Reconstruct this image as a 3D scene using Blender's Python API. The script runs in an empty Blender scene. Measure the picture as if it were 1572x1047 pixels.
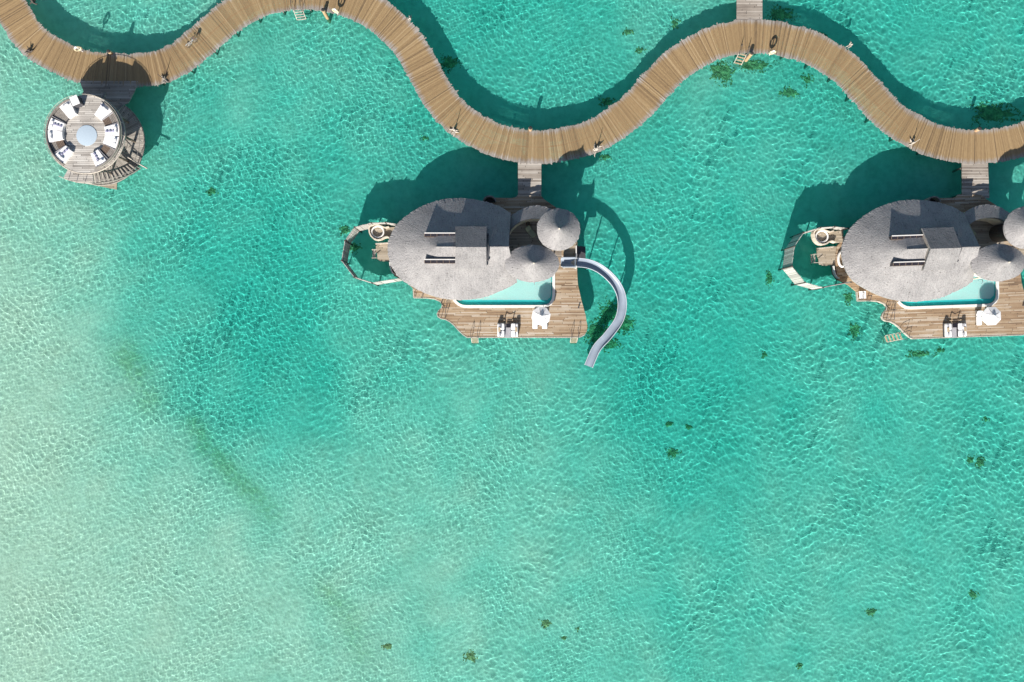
import bpy, math, random
import numpy as np
from mathutils import Vector, Matrix
from mathutils.geometry import tessellate_polygon

sc = bpy.context.scene
COL = sc.collection
rnd = random.Random(7)
PI = math.pi
H = 95.0          # drone height in metres
S = 11.0          # photograph pixels per metre at the water line


def P(px, py, z=0.0):
    """ground position of something seen at (px, py) whose height is z"""
    k = (1 - z / H) / S
    return Vector(((px - 786) * k, (523.5 - py) * k, z))


# ------------------------------------------------------------------ scene graph helpers
ORIGIN = {}


def tag(o, label=None, cat=None, group=None, kind=None):
    if label: o['label'] = label
    if cat: o['category'] = cat
    if group: o['group'] = group
    if kind: o['kind'] = kind
    return o


def thing(name, label, cat, loc=(0, 0, 0), group=None):
    o = bpy.data.objects.new(name, None)
    o.empty_display_size = 0.3
    COL.objects.link(o)
    o.location = loc
    ORIGIN[o.name] = Vector(loc)
    return tag(o, label, cat, group)


def copy_tree(o, parent=None):
    c = o.copy()
    COL.objects.link(c)
    if parent is not None:
        c.parent = parent
    ORIGIN[c.name] = ORIGIN.get(o.name, Vector())
    for ch in list(o.children):
        copy_tree(ch, c)
    return c


class MB:
    def __init__(self):
        self.v, self.f, self.uv, self.t = [], [], [], []
        self.tone = 0.5

    def face(self, idx, uv=None):
        self.f.append(tuple(idx)); self.uv.append(uv); self.t.append(self.tone)

    def add(self, pts):
        n = len(self.v)
        self.v.extend(Vector(p) for p in pts)
        return n

    def hexa(self, p8):
        n = self.add(p8)
        for q in ((3, 2, 1, 0), (4, 5, 6, 7), (0, 1, 5, 4), (1, 2, 6, 5), (2, 3, 7, 6), (3, 0, 4, 7)):
            self.face([n + i for i in q])

    def box(self, c, size, rz=0.0):
        c = Vector(c); x, y, z = size[0] / 2, size[1] / 2, size[2] / 2
        R = Matrix.Rotation(rz, 3, 'Z')
        self.hexa([c + R @ Vector(p) for p in ((-x, -y, -z), (x, -y, -z), (x, y, -z), (-x, y, -z), (-x, -y, z), (x, -y, z), (x, y, z), (-x, y, z))])

    def beam(self, a, b, w, h):
        """bar from a to b, width w across, height h"""
        a, b = Vector(a), Vector(b); d = (b - a).normalized()
        s = d.cross(Vector((0, 0, 1)))
        if s.length < 1e-4: s = Vector((1, 0, 0))
        s.normalize(); u = s.cross(d).normalized()
        s *= w / 2; u *= h / 2
        self.hexa([a - s - u, b - s - u, b + s - u, a + s - u, a - s + u, b - s + u, b + s + u, a + s + u])

    def panel(self, a, b, z0, z1, th):
        """upright board between plan points a, b"""
        a, b = Vector((a[0], a[1], 0)), Vector((b[0], b[1], 0))
        d = (b - a).normalized(); s = Vector((-d.y, d.x, 0)) * th / 2
        lo, hi = Vector((0, 0, z0)), Vector((0, 0, z1))
        self.hexa([a - s + lo, b - s + lo, b + s + lo, a + s + lo, a - s + hi, b - s + hi, b + s + hi, a + s + hi])

    def tube(self, path, rad, n=8, closed=False, cap=True):
        path = [Vector(p) for p in path]; m = len(path)
        if not isinstance(rad, (list, tuple)): rad = [rad] * m
        rings = []
        for i, p in enumerate(path):
            if closed: d = path[(i + 1) % m] - path[i - 1]
            else: d = path[min(i + 1, m - 1)] - path[max(i - 1, 0)]
            d.normalize()
            ref = Vector((0, 0, 1)) if abs(d.z) < 0.9 else Vector((1, 0, 0))
            s = d.cross(ref).normalized(); u = s.cross(d)
            rings.append(self.add([p + (s * math.cos(2 * PI * k / n) + u * math.sin(2 * PI * k / n)) * rad[i] for k in range(n)]))
        for i in range(m if closed else m - 1):
            a, b = rings[i], rings[(i + 1) % m]
            for k in range(n):
                self.face((a + k, a + (k + 1) % n, b + (k + 1) % n, b + k))
        if cap and not closed:
            self.face([rings[0] + k for k in range(n)][::-1]); self.face([rings[-1] + k for k in range(n)])

    def prism(self, pts, z0, z1, holes=()):
        """flat slab with outline pts (plan), optional holes"""
        loops = [[Vector((p[0], p[1], 0)) for p in pts]] + [[Vector((p[0], p[1], 0)) for p in h] for h in holes]
        flat = [p for l in loops for p in l]
        tris = tessellate_polygon(loops)
        nt = self.add([(p.x, p.y, z1) for p in flat]); nb = self.add([(p.x, p.y, z0) for p in flat])
        for a, b, c in tris:
            A, B, Cc = flat[a], flat[b], flat[c]
            if (B - A).cross(Cc - A).z < 0: b, c = c, b
            self.face((nt + a, nt + b, nt + c)); self.face((nb + c, nb + b, nb + a))
        o = 0
        for li, l in enumerate(loops):
            k = len(l)
            area = sum(l[i].x * l[(i + 1) % k].y - l[(i + 1) % k].x * l[i].y for i in range(k))
            flip = (area < 0) != (li > 0)
            for i in range(k):
                a, b = o + i, o + (i + 1) % k
                q = (nb + a, nb + b, nt + b, nt + a)
                self.face(q[::-1] if flip else q)
            o += k

    def strip(self, A, B, z0, z1):
        """slab between two plan polylines of equal length"""
        self_n = len(A)
        for i in range(self_n - 1):
            a, b, c, d = A[i], A[i + 1], B[i + 1], B[i]
            zz = lambda q, z: (q[0], q[1], z)
            lo = [zz(q, z0) for q in (a, b, c, d)]; hi = [zz(q, z1) for q in (a, b, c, d)]
            ar = (b[0] - a[0]) * (d[1] - a[1]) - (b[1] - a[1]) * (d[0] - a[0])
            if ar < 0: lo = [lo[k] for k in (0, 3, 2, 1)]; hi = [hi[k] for k in (0, 3, 2, 1)]
            self.hexa(lo + hi)

    def disc(self, c, r, z0, z1, n=32, ry=None):
        ry = ry or r
        self.prism([(c[0] + r * math.cos(2 * PI * k / n), c[1] + ry * math.sin(2 * PI * k / n)) for k in range(n)], z0, z1)

    def cushion(self, c, size, rz=0.0, puff=0.35):
        """soft box: rounded superellipse slab"""
        c = Vector(c); sx, sy, sz = (s / 2 for s in size); R = Matrix.Rotation(rz, 3, 'Z')
        nu, nv = 16, 7; rows = []
        for j in range(nv):
            ph = -PI / 2 + PI * j / (nv - 1)
            cz, cr = math.sin(ph), math.cos(ph)
            e = puff
            pz = math.copysign(abs(cz) ** e, cz) * sz; pr = abs(cr) ** e
            row = []
            for k in range(nu):
                a = 2 * PI * (k + .5) / nu; ca, sa = math.cos(a), math.sin(a)
                row.append(c + R @ Vector((math.copysign(abs(ca) ** e, ca) * pr * sx, math.copysign(abs(sa) ** e, sa) * pr * sy, pz)))
            rows.append(self.add(row))
        for j in range(nv - 1):
            for k in range(nu):
                self.face((rows[j] + k, rows[j] + (k + 1) % nu, rows[j + 1] + (k + 1) % nu, rows[j + 1] + k))

    def build(self, name, mat, parent=None, smooth=False, origin=None, recv=False, angle=None):
        off = Vector(origin) if origin is not None else (ORIGIN.get(parent.name, Vector()) if parent is not None else Vector())
        me = bpy.data.meshes.new(name)
        me.from_pydata([tuple(p - off) for p in self.v], [], self.f)
        if any(u is not None for u in self.uv):
            l = me.uv_layers.new(name='UVMap'); i = 0; data = []
            for f, u in zip(self.f, self.uv):
                for k in range(len(f)):
                    data.extend(u[k] if u is not None else (0, 0))
            l.data.foreach_set('uv', data)
        at = me.attributes.new('tone', 'FLOAT', 'FACE'); at.data.foreach_set('value', self.t)
        if smooth: me.polygons.foreach_set('use_smooth', [True] * len(me.polygons))
        me.update()
        if smooth and angle: me.set_sharp_from_angle(angle=math.radians(angle))
        me.materials.append(mat)
        o = bpy.data.objects.new(name, me)
        COL.objects.link(o)
        ORIGIN[o.name] = off
        if parent is not None: o.parent = parent
        elif origin is not None: o.location = origin
        if recv: o.cycles.is_caustics_receiver = True
        return o


# ------------------------------------------------------------------ materials
def new_mat(name):
    m = bpy.data.materials.new(name); m.use_nodes = True
    nt = m.node_tree; return m, nt, nt.nodes['Principled BSDF']


def N(nt, typ, **kw):
    n = nt.nodes.new(typ)
    for k, v in kw.items(): setattr(n, k, v)
    return n


def math_node(nt, op, a, b=None, c=None):
    n = N(nt, 'ShaderNodeMath', operation=op)
    for i, x in enumerate((a, b, c)):
        if x is None: continue
        if isinstance(x, (int, float)): n.inputs[i].default_value = x
        else: nt.links.new(x, n.inputs[i])
    return n.outputs[0]


def ramp(nt, fac, stops):
    r = N(nt, 'ShaderNodeValToRGB'); e = r.color_ramp.elements
    while len(e) < len(stops): e.new(0.5)
    for k, (p, c) in enumerate(stops):
        e[k].position = p; e[k].color = (*c, 1)
    nt.links.new(fac, r.inputs[0]); return r.outputs[0]


def noise(nt, vec, scale, detail=4, rough=.55):
    n = N(nt, 'ShaderNodeTexNoise'); n.inputs['Scale'].default_value = scale
    n.inputs['Detail'].default_value = detail; n.inputs['Roughness'].default_value = rough
    if vec is not None: nt.links.new(vec, n.inputs['Vector'])
    return n.outputs['Fac']


def mix(nt, fac, a, b, mode='MIX'):
    n = N(nt, 'ShaderNodeMix', data_type='RGBA', blend_type=mode)
    for i, x in ((0, fac), (6, a), (7, b)):
        if isinstance(x, (int, float)): n.inputs[i].default_value = x
        elif isinstance(x, tuple): n.inputs[i].default_value = (*x, 1)
        else: nt.links.new(x, n.inputs[i])
    return n.outputs[2]


def add_bump(nt, bsdf, h, strength, dist):
    b = N(nt, 'ShaderNodeBump'); b.inputs['Strength'].default_value = strength; b.inputs['Distance'].default_value = dist
    nt.links.new(h, b.inputs['Height']); nt.links.new(b.outputs[0], bsdf.inputs['Normal'])


def plain(name, col, rough=.6, var=.25, scale=3.0, bump=0.0, metal=0.0):
    """one colour with a little uneven wear"""
    m, nt, b = new_mat(name)
    tc = N(nt, 'ShaderNodeTexCoord')
    f = noise(nt, tc.outputs['Object'], scale)
    lo = tuple(c * (1 - var) for c in col); hi = tuple(min(1, c * (1 + var)) for c in col)
    nt.links.new(ramp(nt, f, [(.3, lo), (.7, hi)]), b.inputs['Base Color'])
    b.inputs['Roughness'].default_value = rough; b.inputs['Metallic'].default_value = metal
    if bump: add_bump(nt, b, noise(nt, tc.outputs['Object'], scale * 6), bump, .05)
    return m


def stretch(nt, vec, sx, sy, sz=1.0):
    mp = N(nt, 'ShaderNodeMapping'); mp.inputs['Scale'].default_value = (sx, sy, sz)
    nt.links.new(vec, mp.inputs['Vector']); return mp.outputs[0]


def planks(name, stops, w=.2, length=3.2, polar=False, gap=.10, along_y=False, rough=.75, stain=None):
    """decking boards: each board its own weathered tone, dark joints"""
    m, nt, b = new_mat(name)
    tc = N(nt, 'ShaderNodeTexCoord')
    sep = N(nt, 'ShaderNodeSeparateXYZ'); nt.links.new(tc.outputs['Object'], sep.inputs[0])
    x, y = sep.outputs[0], sep.outputs[1]
    if along_y: x, y = y, x
    if polar:
        y0 = math_node(nt, 'ARCTAN2', sep.outputs[1], sep.outputs[0]); y = math_node(nt, 'MULTIPLY', y0, 5.4)
        x = math_node(nt, 'ADD', math_node(nt, 'POWER', math_node(nt, 'ADD', math_node(nt, 'POWER', sep.outputs[0], 2.0), math_node(nt, 'POWER', sep.outputs[1], 2.0)), .5), 0)
    yr = math_node(nt, 'DIVIDE', y, w)
    row = math_node(nt, 'FLOOR', yr)
    oi = N(nt, 'ShaderNodeObjectInfo'); seed = math_node(nt, 'FLOOR', math_node(nt, 'MULTIPLY', oi.outputs['Random'], 977.0))
    wn = N(nt, 'ShaderNodeTexWhiteNoise', noise_dimensions='1D'); nt.links.new(math_node(nt, 'ADD', row, seed), wn.inputs['W'])
    xs = math_node(nt, 'ADD', math_node(nt, 'DIVIDE', x, length), math_node(nt, 'MULTIPLY', wn.outputs[0], 9.0))
    cell = math_node(nt, 'FLOOR', xs)
    cv = N(nt, 'ShaderNodeCombineXYZ'); nt.links.new(row, cv.inputs[0]); nt.links.new(cell, cv.inputs[1]); nt.links.new(seed, cv.inputs[2])
    wn2 = N(nt, 'ShaderNodeTexWhiteNoise', noise_dimensions='3D'); nt.links.new(cv.outputs[0], wn2.inputs['Vector'])
    gr = noise(nt, stretch(nt, tc.outputs['Object'], *((14, 1.2) if along_y else (1.2, 14))), 1.0, 5)
    t = math_node(nt, 'ADD', math_node(nt, 'MULTIPLY', wn2.outputs[0], .62), math_node(nt, 'MULTIPLY', gr, .42))
    if stain:
        t = math_node(nt, 'ADD', t, math_node(nt, 'MULTIPLY_ADD', noise(nt, tc.outputs['Object'], stain, 3), .9, -.45))
    c = ramp(nt, t, stops)
    fr = math_node(nt, 'FRACT', yr); fx = math_node(nt, 'FRACT', xs)
    g = math_node(nt, 'MAXIMUM', math_node(nt, 'LESS_THAN', fr, gap), math_node(nt, 'LESS_THAN', fx, .012))
    nt.links.new(mix(nt, g, c, (.03, .026, .022)), b.inputs['Base Color'])
    b.inputs['Roughness'].default_value = rough
    add_bump(nt, b, math_node(nt, 'SUBTRACT', math_node(nt, 'MULTIPLY', wn2.outputs[0], .4), g), .5, .03)
    return m


def boardwalk_mat():
    m, nt, b = new_mat('boardwalk_wood')
    uv = N(nt, 'ShaderNodeUVMap'); uv.uv_map = 'UVMap'
    sep = N(nt, 'ShaderNodeSeparateXYZ'); nt.links.new(uv.outputs[0], sep.inputs[0])
    at = N(nt, 'ShaderNodeAttribute', attribute_name='tone')
    tc = N(nt, 'ShaderNodeTexCoord')
    g = noise(nt, stretch(nt, uv.outputs[0], 9, 1.4), 1.0, 4)
    big = noise(nt, tc.outputs['Object'], .16, 3)
    t = math_node(nt, 'ADD', math_node(nt, 'MULTIPLY', at.outputs['Fac'], .75), math_node(nt, 'MULTIPLY_ADD', g, .7, -.2))
    gold = ramp(nt, t, [(.0, (.12, .083, .05)), (.32, (.245, .165, .084)), (.66, (.335, .232, .118)), (1, (.43, .32, .185))])
    grey = ramp(nt, t, [(.0, (.11, .095, .085)), (.35, (.24, .215, .195)), (.75, (.36, .33, .305)), (1, (.46, .43, .40))])
    # worn track: golden where people walk, silvered ends of the boards
    v = math_node(nt, 'ABSOLUTE', sep.outputs[1])
    e = math_node(nt, 'ADD', v, math_node(nt, 'ADD', math_node(nt, 'MULTIPLY_ADD', big, .75, -.375), math_node(nt, 'MULTIPLY_ADD', at.outputs['Fac'], .5, -.25)))
    e = math_node(nt, 'ADD', e, math_node(nt, 'MULTIPLY_ADD', noise(nt, stretch(nt, uv.outputs[0], 2.5, .7), 1.0, 3), .5, -.25))
    f = N(nt, 'ShaderNodeMapRange', interpolation_type='SMOOTHSTEP'); f.inputs[1].default_value = 1.5; f.inputs[2].default_value = 2.3
    nt.links.new(e, f.inputs[0])
    nt.links.new(mix(nt, f.outputs[0], gold, grey), b.inputs['Base Color'])
    b.inputs['Roughness'].default_value = .8
    add_bump(nt, b, g, .4, .03)
    return m


def thatch_mat(name, dark=1.0):
    m, nt, b = new_mat(name)
    uv = N(nt, 'ShaderNodeUVMap'); uv.uv_map = 'UVMap'
    tc = N(nt, 'ShaderNodeTexCoord')
    oi = N(nt, 'ShaderNodeObjectInfo'); vm = N(nt, 'ShaderNodeVectorMath', operation='ADD')
    nt.links.new(tc.outputs['Object'], vm.inputs[0]); cv = N(nt, 'ShaderNodeCombineXYZ'); nt.links.new(math_node(nt, 'MULTIPLY', oi.outputs['Random'], 57.0), cv.inputs[0]); nt.links.new(cv.outputs[0], vm.inputs[1])
    ov = vm.outputs[0]
    f1 = noise(nt, ov, 5.6, 6, .78)
    f2 = noise(nt, stretch(nt, uv.outputs[0], 5.0, .9), 1.0, 4, .65)
    fine = math_node(nt, 'ADD', math_node(nt, 'MULTIPLY', f1, .62), math_node(nt, 'MULTIPLY', f2, .38))
    spk = noise(nt, ov, 4.6, 3, .7)
    big = noise(nt, ov, .45, 5, .65)
    lay = N(nt, 'ShaderNodeSeparateXYZ'); nt.links.new(uv.outputs[0], lay.inputs[0])
    t = math_node(nt, 'ADD', math_node(nt, 'MULTIPLY', fine, .7), math_node(nt, 'MULTIPLY', big, .34))
    d = dark
    c = ramp(nt, t, [(.3, (.10 * d, .10 * d, .105 * d)), (.45, (.265 * d, .26 * d, .265 * d)), (.58, (.37 * d, .362 * d, .365 * d)), (.75, (.50 * d, .49 * d, .49 * d))])
    sp = N(nt, 'ShaderNodeMapRange'); sp.inputs[1].default_value = .385; sp.inputs[2].default_value = .31
    nt.links.new(spk, sp.inputs[0])
    nt.links.new(mix(nt, sp.outputs[0], c, (.10, .095, .09)), b.inputs['Base Color'])
    b.inputs['Roughness'].default_value = .95; b.inputs['Specular IOR Level'].default_value = .15
    hh = math_node(nt, 'ADD', fine, math_node(nt, 'MULTIPLY', spk, .5))
    add_bump(nt, b, hh, .8, .16)
    return m


M = {}
M['boardwalk'] = boardwalk_mat()
M['thatch'] = thatch_mat('thatch', .92)
M['thatch_new'] = thatch_mat('thatch_tight', .80)
M['pool_deck'] = planks('pool_deck_boards', [(.05, (0.157, 0.106, 0.069)), (.3, (0.302, 0.202, 0.121)), (.5, (0.381, 0.274, 0.174)), (.7, (0.448, 0.353, 0.252)), (.95, (0.560, 0.493, 0.414))], w=.16, length=3.6, stain=.22)
M['grey_deck'] = planks('grey_deck_boards', [(.1, (0.183, 0.152, 0.128)), (.4, (0.317, 0.275, 0.232)), (.7, (0.415, 0.372, 0.323)), (.95, (0.525, 0.488, 0.439))], w=.22, length=4.0, stain=.3)
M['lounge_deck'] = planks('lounge_deck_boards', [(.1, (.25, .23, .21)), (.4, (.40, .375, .345)), (.7, (.50, .475, .44)), (.95, (.60, .58, .545))], w=.24, length=3.0, stain=.4)
M['radial_deck'] = planks('radial_deck_boards', [(.1, (.21, .195, .175)), (.4, (.33, .305, .275)), (.7, (.42, .39, .35)), (.95, (.50, .475, .43))], w=.24, length=9, polar=True)
M['dark_deck'] = planks('dark_deck_boards', [(.1, (.05, .042, .036)), (.5, (.09, .075, .062)), (.95, (.16, .14, .12))], w=.22, length=4.0)
M['beige_deck'] = planks('beige_deck_boards', [(.1, (0.276, 0.230, 0.172)), (.5, (0.391, 0.333, 0.253)), (.95, (0.494, 0.437, 0.356))], w=.2, length=3)
M['fence_wood'] = planks('fence_boards', [(.1, (.30, .285, .27)), (.5, (.44, .425, .40)), (.95, (.56, .54, .51))], w=.3, length=40, gap=.05)
M['tan_wood'] = plain('tan_wood', (.42, .33, .22), .7, .25, 4, .2)
M['pale_wood'] = plain('pale_driftwood', (.44, .40, .35), .8, .25, 5, .3)
M['dark_wood'] = plain('dark_bark', (.075, .062, .055), .85, .4, 6, .4)
M['grey_wood'] = plain('grey_timber', (.24, .22, .20), .8, .3, 4, .3)
M['pile'] = plain('timber_pile', (.17, .14, .11), .85, .3, 4, .3)
M['white'] = plain('white_plaster', (.74, .73, .71), .6, .06, 2)
M['cream'] = plain('cream_plaster', (.58, .52, .43), .75, .12, 2)
M['fabric'] = plain('white_canvas', (.80, .80, .81), .85, .04, 3, .15)
M['fabric_blue'] = plain('blue_grey_cushion', (.30, .30, .42), .9, .2, 5)
M['fabric_grey'] = plain('grey_fabric', (.36, .36, .39), .9, .12, 5)
M['green_fabric'] = plain('sage_fabric', (.42, .45, .32), .9, .1, 4)
M['slate'] = plain('dark_glass', (.022, .02, .026), .25, .3, 2)
M['charcoal'] = plain('charcoal_paint', (.06, .06, .07), .6, .25, 3)
M['metal'] = plain('steel', (.45, .46, .48), .35, .1, 4, 0, .9)
M['slide'] = plain('blue_grey_plastic', (.215, .26, .325), .38, .14, .5)
M['slide_rim'] = plain('pale_blue_grey_rim', (.40, .44, .50), .4, .06, 1)
M['tile_pale'] = plain('pale_pool_tile', (.66, .90, .88), .4, .04, 6)
M['tile_shade'] = plain('shaded_pool_tile', (.06, .62, .63), .4, .06, 1.2)  # turquoise base colour paints the rim's shadow along the pool edge
M['yellow'] = plain('cream_buoy', (.56, .50, .34), .5, .08, 5)
M['orange'] = plain('warm_timber', (.40, .26, .15), .6, .25, 6, .2)
M['rubber'] = plain('black_rubber', (.03, .03, .03), .7, .2, 4)
M['silver'] = plain('silver_paint', (.55, .56, .57), .35, .1, 5, 0, .4)
M['coral'] = plain('coral_weed', (.42, .33, .15), .95, .55, 1.6, .5)
M['brown'] = plain('brown_wicker', (.15, .11, .085), .85, .4, 9, .4)

# pool tiles seen through scattering water: light bleeds sideways, red dies first
b_ = M['tile_pale'].node_tree.nodes['Principled BSDF']
b_.inputs['Subsurface Weight'].default_value = .4; b_.inputs['Subsurface Radius'].default_value = (.08, 1.0, 1.0); b_.inputs['Subsurface Scale'].default_value = 1.2

# pool water: clear sheet
m, nt, b = new_mat('pool_water'); nt.nodes.remove(b)
g = N(nt, 'ShaderNodeBsdfGlass'); g.inputs['IOR'].default_value = 1.33; g.inputs['Roughness'].default_value = 0; g.inputs['Color'].default_value = (.84, .995, .995, 1)
nt.links.new(g.outputs[0], nt.nodes['Material Output'].inputs[0]); M['pool_water'] = m

# pale glass table top
m, nt, b = new_mat('pale_blue_glass')
b.inputs['Base Color'].default_value = (.47, .57, .66, 1); b.inputs['Roughness'].default_value = .12
b.inputs['Specular IOR Level'].default_value = .9; b.inputs['Coat Weight'].default_value = .6; M['blue_glass'] = m

# ------------------------------------------------------------------ sea: bed, depth, surface
DEPTH_PTS = [(0, 100, .45), (0, 300, .3), (0, 500, .14), (0, 700, .1), (0, 900, .1), (0, 1040, .12), (100, 400, .38), (100, 600, .25), (150, 800, .22), (200, 1000, .22),
             (200, 300, 1.0), (250, 500, 1.0), (300, 400, 1.6), (400, 400, 2.0), (420, 500, 2.1), (350, 600, 1.5), (230, 700, .5), (450, 600, 1.7), (400, 300, 1.5), (300, 200, 1.2),
             (400, 150, 1.1), (500, 100, 1.15), (500, 250, 1.45), (400, 750, .7), (300, 850, .28), (400, 950, .30), (500, 850, .48), (500, 1000, .40), (600, 700, .72), (600, 560, 1.1),
             (700, 600, 1.0), (700, 800, .62), (800, 700, .85), (850, 620, .95), (800, 900, .66), (600, 900, .5), (700, 1000, .62), (900, 1000, .9), (900, 800, .8), (1000, 600, 1.9), (1050, 580, 2.1),
             (1050, 650, 2.0), (1000, 720, 1.35), (1100, 700, 1.7), (1050, 900, 1.2), (1000, 500, 1.8), (1000, 350, 1.6), (1100, 250, 1.4), (1100, 400, 1.7), (1150, 500, 1.8), (1200, 600, 1.5),
             (1200, 800, 1.1), (1300, 700, 1.2), (1400, 650, 1.4), (1500, 700, 1.4), (1500, 850, 1.2), (1300, 950, 1.05), (1500, 1000, 1.2), (1560, 600, 1.5), (150, 30, .95), (250, 30, .85),
             (700, 60, 1.7), (800, 100, 1.4), (900, 50, 1.5), (820, 20, 1.9), (1000, 20, 1.2), (1060, 20, .95), (1300, 60, 1.6), (1400, 100, 1.8), (1500, 60, 1.5), (1450, 140, 1.3),
             (570, 480, 1.1), (640, 520, 1.2), (600, 420, 1.3), (900, 300, 1.5), (1250, 480, 1.4), (1350, 560, 1.3)]
_dp = np.array(DEPTH_PTS)


def depth_np(X, Y):
    """optical water depth at ground positions (arrays)"""
    px, py = X * S + 786, 523.5 - Y * S
    px = np.clip(px, -60, 1640); py = np.clip(py, -60, 1110)
    num = np.zeros_like(px); den = np.zeros_like(px) + 1e-9
    for a, c, d in _dp:
        w = np.exp(-((px - a) ** 2 + (py - c) ** 2) / (2 * 62.0 ** 2)) + 1e-7
        num += w * d; den += w
    d = num / den
    g = np.random.default_rng(21); nz = np.zeros_like(px)
    for k in range(18):
        th = g.uniform(0, 2 * PI); L_ = math.exp(g.uniform(math.log(38), math.log(190))); ph = g.uniform(0, 6.28)
        nz += (L_ / 120) ** .5 * np.sin(2 * PI / L_ * (px * math.cos(th) + py * math.sin(th)) + ph + 1.2 * np.sin(py / (L_ * .8) + k) + .9 * np.sin(px / (L_ * .9) + 2 * k))
    d += .04 * nz * np.clip(d * 1.2, .12, 1)
    return np.maximum(.32 + .79 * d, .18)


def bed_z(x, y):
    return -(0.75 + 0.55 * float(depth_np(np.array([x]), np.array([y]))[0]))


def spaced(lo, hi, step, far):
    core = np.arange(lo, hi + step / 2, step); out = []; s = step; p = hi
    while p < far:
        s *= 1.5; p += s; out.append(p)
    out = np.array(out)
    return np.concatenate([(lo - (out - hi))[::-1], core, out])


def grid(name, xs, ys, Z):
    nx, ny = len(xs), len(ys); X, Y = np.meshgrid(xs, ys)
    me = bpy.data.meshes.new(name)
    me.vertices.add(nx * ny); me.vertices.foreach_set('co', np.stack([X, Y, Z], -1).astype(np.float32).ravel())
    i = np.arange(nx - 1)[None, :] + np.arange(ny - 1)[:, None] * nx
    q = np.stack([i, i + 1, i + nx + 1, i + nx], -1).reshape(-1, 4)
    me.loops.add(q.size); me.loops.foreach_set('vertex_index', q.ravel().astype(np.int32))
    me.polygons.add(len(q)); me.polygons.foreach_set('loop_start', np.arange(0, q.size, 4, dtype=np.int32))
    me.polygons.foreach_set('use_smooth', np.ones(len(q), bool))
    me.update()
    o = bpy.data.objects.new(name, me); COL.objects.link(o); return o, X, Y


def attr(o, name, A):
    a = o.data.attributes.new(name, 'FLOAT', 'POINT'); a.data.foreach_set('value', A.astype(np.float32).ravel())


# seabed
xs, ys = spaced(-80, 80, .8, 900), spaced(-56, 56, .8, 900)
X, Y = np.meshgrid(xs, ys)
D = depth_np(X, Y)
bed, X, Y = grid('seabed', xs, ys, -(0.75 + 0.55 * D))
bed.cycles.is_caustics_receiver = True
tag(bed, kind='structure')
WEED = [([(188, 545), (205, 575), (222, 610)], 26, .75), ([(290, 652), (312, 690), (345, 722), (385, 762), (412, 792)], 17, .8), ([(492, 905), (530, 945), (556, 1010)], 19, .6)]
px, py = X * S + 786, 523.5 - Y * S
weed = np.zeros_like(px)
for line, wid, amt in WEED:
    for (ax, ay), (bx, by) in zip(line[:-1], line[1:]):
        t = np.clip(((px - ax) * (bx - ax) + (py - ay) * (by - ay)) / ((bx - ax) ** 2 + (by - ay) ** 2), 0, 1)
        weed = np.maximum(weed, amt * np.exp(-(np.hypot(px - ax - t * (bx - ax), py - ay - t * (by - ay)) / wid) ** 2))
attr(bed, 'weed', weed)
m, nt, b = new_mat('sand')
tc = N(nt, 'ShaderNodeTexCoord')
n1 = noise(nt, tc.outputs['Object'], .22, 5, .6); n2 = noise(nt, tc.outputs['Object'], 1.1, 5, .65); n3 = noise(nt, tc.outputs['Object'], .09, 3)
t = math_node(nt, 'ADD', math_node(nt, 'MULTIPLY', n1, .35), math_node(nt, 'MULTIPLY', n2, .65))
sand = ramp(nt, t, [(.34, (.57, .55, .45)), (.5, (.70, .67, .558)), (.66, (.78, .745, .63))])
at = N(nt, 'ShaderNodeAttribute', attribute_name='weed')
wf = math_node(nt, 'MULTIPLY', at.outputs['Fac'], math_node(nt, 'MULTIPLY_ADD', n1, 4.0, math_node(nt, 'MULTIPLY_ADD', n2, 4.2, -3.3)))
cl = N(nt, 'ShaderNodeClamp'); nt.links.new(wf, cl.inputs[0])
nt.links.new(mix(nt, math_node(nt, 'MULTIPLY', cl.outputs[0], .62), sand, (.36, .40, .20)), b.inputs['Base Color'])
b.inputs['Roughness'].default_value = 1.0; b.inputs['Specular IOR Level'].default_value = 0
bed.data.materials.append(m)

# water surface: real ripples, they focus the sunlight on the bed
step = .085
xs, ys = spaced(-78, 78, step, 900), spaced(-53.5, 53.5, step, 900)
X, Y = np.meshgrid(xs, ys)
X = X.astype(np.float32); Y = Y.astype(np.float32)
rng = np.random.default_rng(11)


def swirl(sc_, seed):
    g = np.random.default_rng(seed); out = 0
    for k in range(7):
        th = g.uniform(0, 2 * PI); f = 2 * PI / (sc_ * g.uniform(.6, 1.7))
        out = out + np.sin(f * (X * math.cos(th) + Y * math.sin(th)) + g.uniform(0, 6.28))
    return out / 2.6


WX = X + .3 * np.sin(Y / 3.1 + 1.3 * np.sin(X / 5.3)); WY = Y + .3 * np.sin(X / 2.7 + 1.1 * np.sin(Y / 4.7))


def chop(n, lo_, hi_, amp, th0=0, th1=PI):
    Z = np.zeros_like(X)
    for k in range(n):
        lam = math.exp(rng.uniform(math.log(lo_), math.log(hi_))); th = rng.uniform(th0, th1); kk = 2 * PI / lam
        Z += np.float32(amp * lam ** 1.5) * np.sin(np.float32(kk * math.cos(th)) * WX + np.float32(kk * math.sin(th)) * WY + np.float32(rng.uniform(0, 6.28)))
    return Z


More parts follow.
